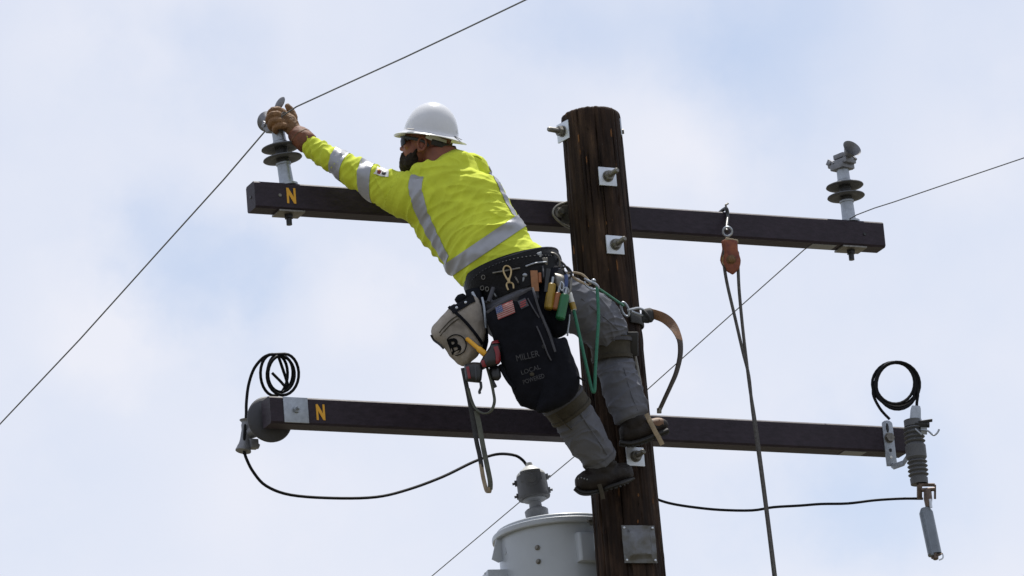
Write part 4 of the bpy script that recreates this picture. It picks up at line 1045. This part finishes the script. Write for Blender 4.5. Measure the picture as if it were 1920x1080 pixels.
# ------------------------------------------------------------------ climbing irons on the shins
def iron(label, path, ratio, pad_extra, shank, strap, scol, sw):
    t = thing('climbing_iron', label, 'climbing iron', PY(path[0][0], path[0][1], path[0][3]), 'climbing irons strapped to the shins')
    m_ = MB(); m_.limb(path, n=34, sub=5, cap=False)
    inner = MB(); 
    rings = []
    o = build_band(path); build(o, 'calf_pad', 'pad', t)
    for f_ in (.18, .86):
        p = path[0]; q = path[-1]; m_ = MB(); mid = [(p[0] + (q[0] - p[0]) * g, p[1] + (q[1] - p[1]) * g, (p[2] + (q[2] - p[2]) * g) + 1.6, p[3] + (q[3] - p[3]) * g) for g in (f_ - .07, f_ + .07)]
        build(build_band(mid), 'pad_strap', 'bagtrim' if f_ < .5 else 'pad', t)
    for q in pad_extra:
        m_ = MB(); m_.box(PY(*q[:3]), rt * q[3], fw * .02, up * q[4]); build(m_, 'buckle', 'black', t, bevel=.004)
    m_ = MB(); m_.tube(spline([PY(*q) for q in shank], 4), .009, 8); build(m_, 'shank', 'dsteel', t)
    m_ = MB(); pts = spline([PY(*q) for q in strap], 5); m_.ribbon(pts, rt * .9 + up * .35, sw, .0035); build(m_, 'foot_strap', scol, t)
def build_band(path):
    a = MB(); a.limb(path, n=40, sub=5, cap=False); nr = len(a.v) // 40
    rings = [a.v[i * 40:(i + 1) * 40] for i in range(nr)]
    cs = [sum(r, V()) / 40 for r in rings]
    inn = [[p + (c - p).normalized() * .006 for p in r] for r, c in zip(rings, cs)]
    b = MB(); b.rings(rings + inn[::-1], cap=False, closed=True); return b
iron('olive padded climbing iron strapped below the left knee, beside the black tool bag', [(1051, 745, 44, -.495), (1062, 760, 43, -.475), (1074, 777, 42, -.455)], 1, [], [(1098, 760, -.40), (1122, 800, -.33), (1146, 850, -.26), (1153, 893, -.215), (1152, 912, -.13)], [(1112, 884, -.308), (1119, 898, -.31), (1126, 915, -.305), (1131, 936, -.29)], 'pad', .018)
iron('olive padded climbing iron strapped below the right knee, against the pole', [(1143, 633, 41, -.29), (1145, 655, 37.5, -.28), (1148, 678, 37, -.275)], 1, [(1185, 645, -.265, .026, .052)], [(1188, 660, -.22), (1196, 700, -.2), (1204, 760, -.19), (1194, 822, -.19), (1188, 836, -.12)], [(1212, 776, -.29), (1219, 790, -.292), (1228, 808, -.285), (1236, 822, -.275), (1242, 834, -.265)], 'tanstrap', .02)

# ------------------------------------------------------------------ tool belt
belt = thing('tool_belt', 'wide black leather tool belt around the worker\'s waist', 'tool belt', PY(960, 530, -.57))
bp_ = [(957, 500, 94, -.57, .82), (962, 515, 96, -.57, .82), (972, 540, 93, -.57, .8), (980, 562, 90, -.57, .8)]
build(build_band(bp_), 'belt_band', 'leather', belt)
for k, mm in ((.06, 'bagtrim'), (.4, 'bagtrim')):
    i = [tuple(a + (b - a) * g for a, b in zip(bp_[0], bp_[2])) for g in (k, k + .05)]
    build(build_band([(a, b, c + 1.2, d, e) for a, b, c, d, e in i]), 'shine_edge', mm, belt)  # paler bands put the belt's shiny edges into the colour
bvb = bvh_of(bpy.data.objects['belt_band'])
def onb(px, py, off=.004): 
    p = cast(bvb, px, py, off); return p if p is not None else PY(px, py, -.66)
for px, py in ((907, 520), (905, 540), (914, 542)):
    m_ = MB(); c = onb(px, py); m_.tube([c + (rt * math.cos(a) * .8 + up * math.sin(a)) * .009 for a in [2 * math.pi * k / 16 for k in range(16)]], .002, 6, closed=True); build(m_, 'eyelet', 'dsteel', belt)
m_ = MB(); tp = [p for p in (cast(bvb, a, b, .003) for a, b in ((886, 524), (905, 508), (930, 496), (955, 488), (985, 482), (1015, 479), (1035, 480))) if p is not None]
tp = spline(tp, 8)
for i in range(0, len(tp) - 1, 2): m_.tube([tp[i], tp[i].lerp(tp[i + 1], .7)], .0022, 6)
build(m_, 'highlight_dash', 'bagtrim', belt)['kind'] = 'stuff'  # pale dashes painted in as the glossy highlight along the belt top
for pts_, mm_, nm_ in ((((925, 512), (948, 508), (975, 503)), 'dsteel', 'rivet_strip'), (((985, 500), (1003, 494), (1024, 492)), 'galv', 'steel_clip'), (((893, 560), (905, 568), (920, 566)), 'dsteel', 'hook_wire'), (((925, 545), (932, 556), (940, 560)), 'galv', 'hook_wire'), (((966, 520), (972, 532), (970, 545)), 'dsteel', 'hook_wire'), (((1016, 500), (1018, 525), (1014, 545)), 'bagtrim', 'tool_loop')):
    q_ = [p for p in (cast(bvb, a, b, .007) for a, b in pts_) if p is not None]
    if len(q_) > 1: m_ = MB(); m_.tube(spline(q_, 5), .0035, 6); build(m_, nm_, mm_, belt)
m_ = MB(); c = PY(1034, 492, -.66); m_.tube([c + (rt * math.cos(a) + up * math.sin(a) * 1.1) * .036 for a in [2 * math.pi * k / 28 for k in range(28)]], .0045, 8, closed=True); build(m_, 'steel_ring', 'dsteel', belt)
m_ = MB(); m_.tube(spline([PY(1042, 482, -.64), PY(1058, 496, -.66), PY(1066, 508, -.66), PY(1074, 520, -.66)], 5), .0048, 8); m_.tube(spline([PY(1050, 505, -.66), PY(1062, 500, -.67), PY(1072, 512, -.67), PY(1066, 524, -.67)], 5), .0045, 8); build(m_, 'cord', 'black', belt)
m_ = MB(); m_.box(PY(1048, 512, -.65), rt * .022, fw * .012, up * .022); m_.box(PY(1018, 490, -.70), rt * .02, fw * .01, up * .016); build(m_, 'buckle', 'dsteel', belt, bevel=.004)
m_ = MB(); m_.box(PY(1000, 481, -.715), rt * .035 + up * .01, fw * .006, up * .011); build(m_, 'tie_wrap', 'galv', belt, bevel=.003)
m_ = MB(); m_.cushion([(1000, 500), (1040, 495), (1062, 512), (1072, 560), (1066, 622), (1040, 635), (1012, 600), (1002, 550)], -.655, .06, .06, rnd=.5); build(m_, 'holster', 'bag', belt)
m_ = MB(); m_.cushion([(1040, 512), (1056, 516), (1066, 530), (1062, 548), (1046, 544), (1038, 528)], -.70, .022, .02); build(m_, 'steel_tool_head', 'dsteel', belt)
m_ = MB(); m_.cushion([(872, 545), (900, 540), (912, 585), (916, 640), (908, 668), (898, 640), (884, 590)], -.68, .04, .05, rnd=.4); build(m_, 'side_holster', 'bag', belt)

for nm_, mm_, pts_, r_ in (('blue_strap', 'flagblue', ((1061, 516, -.72), (1062, 530, -.725), (1059, 546, -.725)), .008), ('key_clip', 'galv', ((1052, 528, -.74), (1057, 534, -.745), (1055, 545, -.745), (1050, 540, -.745), (1051, 530, -.74)), .003),
                            ('tool_shank', 'dsteel', ((1070, 524, -.7), (1069, 540, -.705), (1066, 552, -.705)), .007), ('tool_grip', 'black', ((1028, 505, -.735), (1026, 522, -.74), (1024, 548, -.74)), .010), ('small_chain', 'galv', ((1068, 590, -.70), (1067, 604, -.70), (1065, 618, -.70), (1064, 630, -.695)), .0038),
                            ('tool_grip', 'bagtrim', ((925, 540, -.735), (921, 552, -.745), (916, 566, -.75)), .009), ('hose_clip', 'dsteel', ((887, 566, -.73), (893, 588, -.74), (896, 612, -.74)), .006), ('tool_grip', 'orangeh', ((1012, 512, -.735), (1013, 530, -.74)), .007)):
    m_ = MB(); m_.tube(spline([PY(*p) for p in pts_], 5), r_, 8); build(m_, nm_, mm_, belt)
# brass snap hook
sn = thing('snap_hook', 'brass snap hook clipped on the black tool belt above the flag patch', 'snap hook', onb(953, 520))
YB = onb(953, 520).y - .012
m_ = MB(); m_.tube(spline([PY(a, b, YB) for a, b in ((951, 524), (945, 512), (944, 504), (948, 499), (954, 500), (958, 505), (958, 514), (955, 524))], 4), .0042, 8); m_.cyl(PY(953, 522, YB), PY(955, 531, YB), .0085, .0065); build(m_, 'hook', 'brass', sn)
m_ = MB(); m_.tube(spline([PY(a, b, YB) for a, b in ((953, 544), (950, 536), (951, 531), (957, 530), (962, 533), (963, 541))], 4), .0042, 8); build(m_, 'swivel', 'brass', sn)
def tool(name, label, cat, pts, r, m, n=12, sub=5):
    m_ = MB(); m_.tube(spline([PY(*p) for p in pts], sub), r, n); return tag(build(m_, name, m, org=PY(*pts[0])), label, cat)
wr = thing('wrench', 'small steel wrench end hooked on the belt beside the brass snap hook', 'wrench', PY(983, 530, -.73))
m_ = MB(); m_.tube([PY(979, 537, -.725), PY(982, 520, -.735)], .005, 8); build(m_, 'shaft', 'galv', wr)
m_ = MB(); m_.ell(PY(984, 516, -.735), rt * .011, fw * .007, up * .009); build(m_, 'head', 'galv', wr)
m_ = MB(); a, b = PY(1001, 507, -.735), PY(1004, 546, -.735); m_.box(a.lerp(b, .5), rt * .0155, fw * .004, (a - b) * .5)
tag(build(m_, 'folding_rule', 'wood', org=b, bevel=.002), 'brown wooden rule standing in the tool belt beside the grey bag edge', 'rule')
def handle(label, m, a, b, wd, extra=None):
    t = thing('screwdriver', label, 'screwdriver', PY(*b), 'coloured tool handles on the belt')
    A, Bq = PY(*a), PY(*b); d = (Bq - A).normalized(); L_ = (Bq - A).length
    m_ = MB(); m_.lathe(A, d, [(0, wd * .7), (.004, wd * .95), (.02, wd), (L_ * .6, wd), (L_ - .006, wd * 1.05), (L_, wd * .8)], 10); build(m_, 'handle', m, t, ang=25)
    m_ = MB(); m_.cyl(A - d * .03, A + d * .004, .006); build(m_, 'ferrule', 'galv', t)
    return t
handle('yellow tool handle, leftmost of the coloured handles on the belt', 'yellowh', (1035, 532, -.735), (1028, 580, -.735), .019)
handle('orange tool handle between the yellow and the green one', 'orangeh', (1047, 549, -.735), (1041, 581, -.735), .014)
gh = handle('green tool handle, rightmost and lowest of the coloured handles', 'greenh', (1060, 552, -.745), (1050, 599, -.745), .02)
m_ = MB(); c = PY(1061, 545, -.745); m_.tube([c + (rt * math.cos(a) * .8 + up * math.sin(a)) * .014 for a in [2 * math.pi * k / 18 for k in range(18)]], .003, 6, closed=True); build(m_, 'hang_ring', 'galv', gh)
# pliers at the left of the bag
pl_ = thing('pliers', 'steel pliers stuck in the holster between canvas bag and black bag', 'pliers', PY(897, 575, -.73))
m_ = MB(); m_.tube([PY(886, 548, -.725), PY(892, 562, -.735), PY(900, 580, -.735)], [.006, .009, .006], 8); build(m_, 'jaw', 'galv', pl_)
m_ = MB(); m_.tube(spline([PY(904, 558, -.74), PY(907, 572, -.745), PY(909, 590, -.745), PY(911, 615, -.74)], 4), .0055, 8); build(m_, 'grip', 'galv', pl_)

# ------------------------------------------------------------------ black tool bag
YG = -.775
bag = thing('tool_bag', 'large black canvas tool bag with flag patch and faded lettering', 'tool bag', PY(1010, 770, YG))
def yg(px, py): return YG + .00035 * (py - 650)
o1 = [(911, 587), (925, 577), (955, 562), (985, 546), (999, 539), (1004, 548), (1012, 580), (1026, 610), (1036, 632), (1052, 680), (1058, 740), (1040, 764), (1008, 770), (976, 764), (962, 738), (950, 706), (938, 680), (928, 640), (918, 610)]
m_ = MB(); m_.cushion(o1, yg, .05, .06, rnd=.55)
def remesh_fold(m_, vox, fn, sm=3):
    me = fuse(m_, vox, sm); displace(me, fn); return me
bf = lambda p, n: .006 * noise.noise(p * 9) + .004 * ridge(noise.noise(V((p.x * 20, p.y * 9, p.z * 8)))) + .002 * noise.noise(p * 40)
bagm = finish('main_pouch', remesh_fold(m_, .006, bf), 'bag', bag)
m_ = MB(); m_.cushion([(1030, 640), (1046, 634), (1061, 632), (1070, 655), (1080, 685), (1087, 706), (1086, 728), (1076, 748), (1052, 762), (1020, 771), (1008, 770), (1016, 700)], lambda a, b: YG + .015, .05, .05, rnd=.6)
sp = finish('side_pouch', remesh_fold(m_, .006, bf), 'bag', bag)
bvg = bvh_of(bagm)
def ontop(px, py, off=.004, Y=-.82):
    p = cast(bvg, px, py, off); return p if p is not None else PY(px, py, Y)
m_ = MB(); tp = [ontop(a, b, .004) for a, b in ((914, 587), (926, 579), (955, 564), (980, 551), (997, 542))]; m_.ribbon(spline(tp, 5), -up, .012, .005)
tp = [ontop(a, b, .004) for a, b in ((998, 541), (1002, 556), (1009, 580), (1020, 606), (1030, 630), (1040, 660))]; m_.ribbon(spline(tp, 5), rt, .010, .005); build(m_, 'bound_edge', 'bagtrim', bag)
m_ = MB(); tp = [ontop(a, b, .003) for a, b in ((1006, 612), (1016, 634), (1026, 662), (1033, 676))]; m_.tube(spline(tp, 4), .0035, 6); tp = [ontop(a, b, .003) for a, b in ((990, 560), (1000, 580), (1010, 596))]; m_.tube(spline(tp, 4), .003, 6); build(m_, 'seam', 'bagtrim', bag)
def patch(px0, py0, ang, wpx, hpx, red, blue, cream, nm):
    ca, sa = math.cos(R(ang)), math.sin(R(ang))
    def q(u, v, off): return ontop(px0 + u * wpx * ca + v * hpx * sa * .55, py0 - u * wpx * sa + v * hpx * ca, off)
    m_ = MB(); n = 8
    def sheet(u0, u1, v0, v1, off, nu, nv):
        m_ = MB(); ids = [[None] * (nv + 1) for _ in range(nu + 1)]
        for i in range(nu + 1):
            for j in range(nv + 1): ids[i][j] = len(m_.v); m_.v.append(q(u0 + (u1 - u0) * i / nu, v0 + (v1 - v0) * j / nv, off))
        for i in range(nu):
            for j in range(nv): m_.f.append((ids[i][j], ids[i + 1][j], ids[i + 1][j + 1], ids[i][j + 1]))
        return m_
    base = build(sheet(-.5, .5, -.5, .5, .0035, 8, 6), nm, cream, bag)
    for k in range(0, 13, 2): build(sheet(-.5, .5, -.5 + k / 13, -.5 + (k + 1) / 13, .0046, 8, 1), 'red_stripe', red, base)
    build(sheet(-.5, -.1, -.5, -.5 + 7 / 13, .0056, 4, 4), 'canton', blue, base)
    m2 = MB()
    for i in range(4):
        for j in range(4):
            c = q(-.45 + .3 * i / 3, -.46 + .45 * j / 3, .0066); m2.ell(c, rt * .0016, fw * .0005, up * .0016, 6, 4)
    build(m2, 'star', cream, base)['kind'] = 'stuff'
patch(947.5, 582, 23, 35, 24, 'flagred', 'flagblue', 'flagcream', 'flag_patch')
m_ = strip_on(bvg, [(974, 573), (989, 566)], 16, off=.004, step=2); pt = build(m_, 'dark_patch', 'bagtrim', bag)
for dy in (-4, 0, 4): build(strip_on(bvg, [(976, 573 + dy), (988, 567 + dy)], 1.8, off=.006, step=2, rows=3), 'red_stripe', 'flagred', pt)
def lettering(s, px, py, ang, hpx, m, sx=1., bold=0.):
    c = ontop(px, py, .006); x = rt * math.cos(R(ang)) + up * math.sin(R(ang)); y = up * math.cos(R(ang)) - rt * math.sin(R(ang)) * .9
    o = text(s, c, x, y, hpx * mpp(c), 'lettering', m, bag, sx=sx, bold=bold)
    off = ORG[o.name]
    for v in o.data.vertices:           # wrap the print on the cloth
        p = v.co + off; d = (p - CAM).normalized(); h = bvg.ray_cast(CAM, d)
        if h[0] is not None: v.co = h[0] - d * .005 - off
    return o
lettering('MILLER', 989, 668, 13, 17, 'dimwhite', .85)
lettering('®', 1019, 650, 12, 10, 'dimwhite')
lettering('LOCAL', 995, 694, 18, 12, 'dimwhite', 1.0, .004)
lettering('POWERED', 1001, 711, 18, 12, 'dimwhite', .75, .004)
c = ontop(998, 702, .005); m_ = MB(); m_.ell(c, rt * .010, fw * .001, up * .008, 14, 6); build(m_, 'emblem', 'pad', bag)
m_ = MB(); m_.tube(spline([PY(1084, 706, -.79), PY(1092, 712, -.79), PY(1098, 713, -.785)], 4), .004, 6); m_.tube(spline([PY(966, 728, YG), PY(955, 716, YG), PY(945, 700, YG), PY(938, 684, YG)], 4), .009, 8); build(m_, 'pull_tab', 'bag', bag)
m_ = MB(); m_.tube(spline([PY(1042, 777, -.56), PY(1056, 792, -.53), PY(1072, 806, -.5)], 4), .003, 6); build(m_, 'drawcord', 'pad', bag)

# ------------------------------------------------------------------ canvas bolt bag
YV = -.73
cvb = thing('bolt_bag', 'dirty beige canvas bolt bag with a circled letter B', 'canvas bag', PY(868, 680, YV))
o2 = [(807, 622), (813, 608), (828, 592), (848, 574), (868, 562), (888, 552), (898, 562), (906, 590), (910, 622), (906, 648), (896, 668), (880, 682), (867, 687), (855, 680), (842, 668), (836, 656), (822, 643), (810, 632)]
m_ = MB(); m_.cushion(o2, YV, .06, .06, rnd=.2)
cf_ = lambda p, n: .006 * noise.noise(p * 11) + .003 * ridge(noise.noise(V((p.x * 24, p.y * 10, p.z * 14))))
cvm = finish('canvas_body', remesh_fold(m_, .0055, cf_), 'canvas', cvb)
bvv = bvh_of(cvm)
def onv(px, py, off=.004):
    p = cast(bvv, px, py, off); return p if p is not None else PY(px, py, YV - .02)
build(strip_on(bvv, [(846, 582), (862, 573), (880, 562), (890, 558)], 17, off=.004), 'top_band', 'bag', cvb)
for px, py in ((857, 579), (874, 569)):
    m_ = MB(); m_.ell(onv(px, py, .006), rt * .006, fw * .003, up * .006, 12, 8); build(m_, 'rivet', 'zinc', cvb)
m_ = MB(); m_.ribbon(spline([onv(a, b, .005) for a, b in ((843, 577), (860, 592), (878, 610), (893, 630), (903, 645))], 5), rt * .7 + up * .7, .013, .005); build(m_, 'carry_strap', 'bag', cvb)
for off_ in (0, 6):
    m_ = MB(); q = [onv(a + off_ * .3, b + off_, .002) for a, b in ((824, 624), (834, 612), (846, 600), (858, 592))]; m_.tube(spline(q, 4), .0022, 6); build(m_, 'stitch_line', 'pad', cvb)
m_ = MB(); m_.ribbon(spline([onv(a, b, .004) for a, b in ((808, 628), (815, 637), (824, 646), (832, 654))], 4), rt * .6 + up * .8, .008, .005); build(m_, 'bound_edge', 'black', cvb)
c = onv(853, 650, .005)
x = rt * .88 - up * .35 * -1; x = rt * math.cos(R(20)) + up * math.sin(R(20)); y = up * math.cos(R(28)) - rt * math.sin(R(28))
o = text('B', c, x, y, 40 * mpp(c), 'lettering', 'ink', cvb, sx=1.0, bold=.03); off = ORG[o.name]
for v in o.data.vertices:
    p = v.co + off; d = (p - CAM).normalized(); h = bvv.ray_cast(CAM, d)
    if h[0] is not None: v.co = h[0] - d * .004 - off
q = [onv(855 + 19 * math.cos(a), 647 + 19 * math.sin(a) * 1.0, .0035) for a in [2 * math.pi * k / 30 - 2.6 for k in range(21)]]; m_ = MB(); m_.tube(q, .0024, 6); build(m_, 'ring_print', 'ink', cvb)
m_ = MB(); m_.cushion([(852, 562), (858, 553), (868, 550), (876, 556), (870, 566), (858, 570)], YV + .01, .03, .03); build(m_, 'bag_hook', 'bag', cvb)

# screwdriver with long yellow handle
t = thing('screwdriver', 'long orange-yellow handle slanting over the canvas bag', 'screwdriver', PY(914, 668, -.80))
m_ = MB(); A, Bq = PY(874, 634, -.80), PY(914, 668, -.80); d = (Bq - A).normalized(); L_ = (Bq - A).length; m_.lathe(A, d, [(0, .004), (.005, .009), (L_ * .55, .0095), (L_ * .6, .013), (L_ * .9, .014), (L_, .009)], 12); build(m_, 'handle', 'yellow', t)
m_ = MB(); m_.cyl(Bq, Bq + d * .05, .005); build(m_, 'shaft', 'dsteel', t)
# cordless driver
YD = -.80
dr = thing('cordless_driver', 'black and red cordless driver hanging below the canvas bag', 'power tool', PY(905, 690, YD))
m_ = MB(); m_.cushion([(870, 684), (886, 679), (902, 680), (905, 690), (903, 712), (899, 718), (878, 716), (873, 712)], YD, .03, .03, rnd=.3); bt2 = build(m_, 'battery', 'black', dr)
bvt = bvh_of(bt2); build(strip_on(bvt, [(877, 688), (881, 711)], 5, off=.003, step=2, rows=5), 'red_trim', 'red', bt2); build(strip_on(bvt, [(891, 687), (893, 713)], 2.4, off=.003, step=2, rows=3), 'vent_rib', 'dgrey', bt2)
m_ = MB(); m_.cushion([(898, 684), (906, 668), (918, 650), (922, 640), (934, 638), (940, 650), (938, 680), (930, 686), (912, 690), (904, 694)], YD, .032, .03, rnd=.4); db = build(m_, 'body', 'black', dr)
bvd = bvh_of(db); build(strip_on(bvd, [(929, 650), (933, 665), (933, 682)], 8, off=.003, step=2, rows=5), 'red_trim', 'red', db); build(strip_on(bvd, [(905, 676), (909, 688)], 6, off=.003, step=2, rows=5), 'red_trim', 'red', db); build(strip_on(bvd, [(922, 643), (936, 641)], 5, off=.003, step=2, rows=4), 'red_trim', 'red', db)
m_ = MB(); m_.tube(spline([PY(901, 716, YD), PY(902, 726, YD), PY(899, 734, YD), PY(900, 738, YD)], 4), .006, 8); build(m_, 'clip', 'black', dr)
m_ = MB(); m_.cushion([(918, 686), (936, 686), (940, 706), (934, 714), (922, 712), (918, 700)], YD + .03, .02, .02); m_.tube(spline([PY(918, 700, YD + .03), PY(924, 716, YD + .03), PY(929, 726, YD + .03)], 4), .008, 8); build(m_, 'chuck', 'black', dr)

# ------------------------------------------------------------------ straps and ropes
def strap(name, label, cat, pts, wd, th, m, wdir):
    m_ = MB(); m_.ribbon(spline([PY(*p) for p in pts], 6), wdir, wd, th); return tag(build(m_, name, m, org=PY(*pts[0])), label, cat)
YS = -.78
s1 = thing('hanging_strap', 'olive webbing strap hanging in a long narrow loop below the tool bags', 'strap', PY(870, 690, YS))
m_ = MB(); m_.ribbon(spline([PY(*p) for p in ((868, 690, YS), (873, 715, YS), (880, 750, YS), (887, 790, YS), (894, 830, YS), (899, 852, YS), (903, 876, YS))], 6), rt, .019, .005); build(m_, 'rear_fall', 'darkstrap', s1)
m_ = MB(); m_.ribbon(spline([PY(*p) for p in ((893, 770, YS - .008), (899, 800, YS - .012), (906, 838, YS - .02), (913, 872, YS - .026), (919, 902, YS - .02), (919, 918, YS - .012))], 6), rt, .021, .005); build(m_, 'front_fall', 'greystrap', s1)
m_ = MB(); m_.ribbon(spline([PY(*p) for p in ((902, 870, YS), (905, 890, YS), (909, 908, YS), (913, 921, YS - .004), (917, 923, YS - .01), (919, 914, YS - .014))], 6), rt * .8 + fw * .6, .02, .005); build(m_, 'tan_end', 'tanstrap', s1)
strap('webbing_loop', 'green-grey webbing sling drooping under the cordless driver', 'sling', [(913, 688, YS + .01), (920, 712, YS), (925, 735, YS), (927, 754, YS - .005), (920, 771, YS - .012), (906, 775, YS - .018), (892, 766, YS - .018), (884, 750, YS - .012), (878, 728, YS - .01)], .016, .006, 'greystrap', rt * .6 + fw * .8)
# tool straps dangling
strap('hanging_strap', 'short black strap dangling at the left edge of the black bag', 'strap', [(940, 684, YG), (946, 700, YG), (956, 712, YG), (964, 724, YG)], .02, .005, 'darkstrap', rt)
# green lanyard
ln = thing('lanyard', 'green rope lanyard hanging in a long V in front of the right thigh', 'rope', PY(1120, 535, -.66))
YR = -.66
m_ = MB(); m_.tube(spline([PY(*p) for p in ((1075, 578, YR - .03), (1080, 600, YR - .03), (1089, 640, YR - .02), (1098, 680, YR - .01), (1106, 715, YR), (1111, 733, YR), (1115, 731, YR), (1116, 700, YR), (1119, 650, YR), (1122, 600, YR), (1121, 560, YR), (1119, 538, YR))], 6), .0072, 10); build(m_, 'rope', 'green', ln)
m_ = MB(); m_.tube(spline([PY(*p) for p in ((1066, 546, YR - .04), (1069, 556, YR - .035), (1073, 570, YR - .03), (1076, 582, YR - .03))], 4), [.008, .010, .012, .013] + [.0125] * 9, 10); build(m_, 'splice_sleeve', 'white', ln)
m_ = MB(); m_.tube([PY(1072, 568, YR - .031), PY(1076, 581, YR - .031)], .0135, 10); build(m_, 'yellow_band', 'yellowh', ln)
# snap and safety strap round the pole
ss = thing('safety_strap', 'brown leather safety strap looping out to the right of the pole', 'strap', PY(1205, 590, -.2))
m_ = MB(); m_.tube(spline([PY(*p) for p in ((1122, 541, YR + .02), (1140, 553, -.5), (1156, 564, -.36), (1169, 573, -.22))], 5), .0055, 8); build(m_, 'green_cord', 'green', ss)
m_ = MB(); c = PY(1172, 580, -.205); m_.tube([c + (rt * math.cos(a) * .5 + up * math.sin(a) + rt * -.3 * math.sin(a)) * .03 for a in [2 * math.pi * k / 24 for k in range(24)]], .005, 8, closed=True); build(m_, 'ring', 'galv', ss)
m_ = MB(); m_.tube(spline([PY(*p) for p in ((1176, 582, -.205), (1186, 580, -.2), (1198, 578, -.19), (1210, 583, -.18))], 4), .006, 8); m_.tube(spline([PY(*p) for p in ((1184, 584, -.205), (1194, 588, -.2), (1206, 592, -.19))], 4), .006, 8); build(m_, 'snap', 'galv', ss)
m_ = MB(); m_.cushion([(1203, 582), (1218, 577), (1226, 582), (1226, 600), (1216, 606), (1204, 604)], -.18, .02, .02); m_.tube(spline([PY(1206, 582, -.2), PY(1214, 590, -.21), (PY(1222, 604, -.2))], 4), .006, 8); build(m_, 'buckle', 'darkstrap', ss)
P = [PY(*p) for p in ((1220, 588, -.18), (1232, 591, -.19), (1246, 597, -.2), (1258, 607, -.21), (1268, 622, -.22), (1275, 642, -.23), (1275, 668, -.24), (1268, 698, -.25), (1258, 722, -.26), (1246, 748, -.265), (1235, 772, -.265))]
P = spline(P, 5); n_ = len(P); e_ = fw * .9 + rt * .42 + up * .15
wd = [(up * (1 - k) + e_ * k) for k in [min(1, max(0, (i - 6) / 20)) for i in range(n_)]]
m_ = MB(); m_.ribbon(P[:25], wd[:25], .042, .006); build(m_, 'upper_tail', 'brown', ss)
m_ = MB(); m_.ribbon(P[24:], wd[24:], .042, .0065); build(m_, 'lower_tail', 'darkleather', ss)
m_ = MB(); m_.box(PY(1236, 770, -.27), rt * .01, fw * .012, up * .012); build(m_, 'tail_clip', 'dsteel', ss, bevel=.003)
# rest of the strap: round the back of the pole to the worker's left
zz = PY(1200, 592, -.1).z
P = [V((math.cos(a) * (prad(zz) + .012), math.sin(a) * (prad(zz) + .012), zz + .012 * math.sin(a))) for a in [R(-50 + 230 * k / 24) for k in range(25)]]
m_ = MB(); m_.ribbon(P, V((0, 0, 1)), .042, .006); build(m_, 'pole_loop', 'darkstrap', ss)
# tan lanyard pieces from the belt to the snap
l2 = thing('carabiner', 'steel carabiner and tan cord between the tool belt and the pole', 'carabiner', PY(1090, 525, YR))
m_ = MB(); m_.tube(spline([PY(*p) for p in ((1064, 512, YR), (1076, 511, YR), (1090, 514, YR), (1100, 522, YR), (1108, 533, YR))], 5), .0052, 8); m_.tube(spline([PY(*p) for p in ((1070, 516, YR), (1080, 524, YR), (1092, 530, YR), (1104, 536, YR))], 5), .0058, 8); build(m_, 'cord', 'tanstrap', l2)
m_ = MB(); m_.tube(spline([PY(*p) for p in ((1096, 522, YR), (1106, 528, YR - .005), (1116, 532, YR - .008), (1122, 540, YR), (1112, 543, YR), (1100, 536, YR), (1096, 528, YR))], 4), .0055, 8); m_.ell(PY(1113, 526, YR), rt * .010, fw * .01, up * .008); build(m_, 'gate', 'galv', l2)
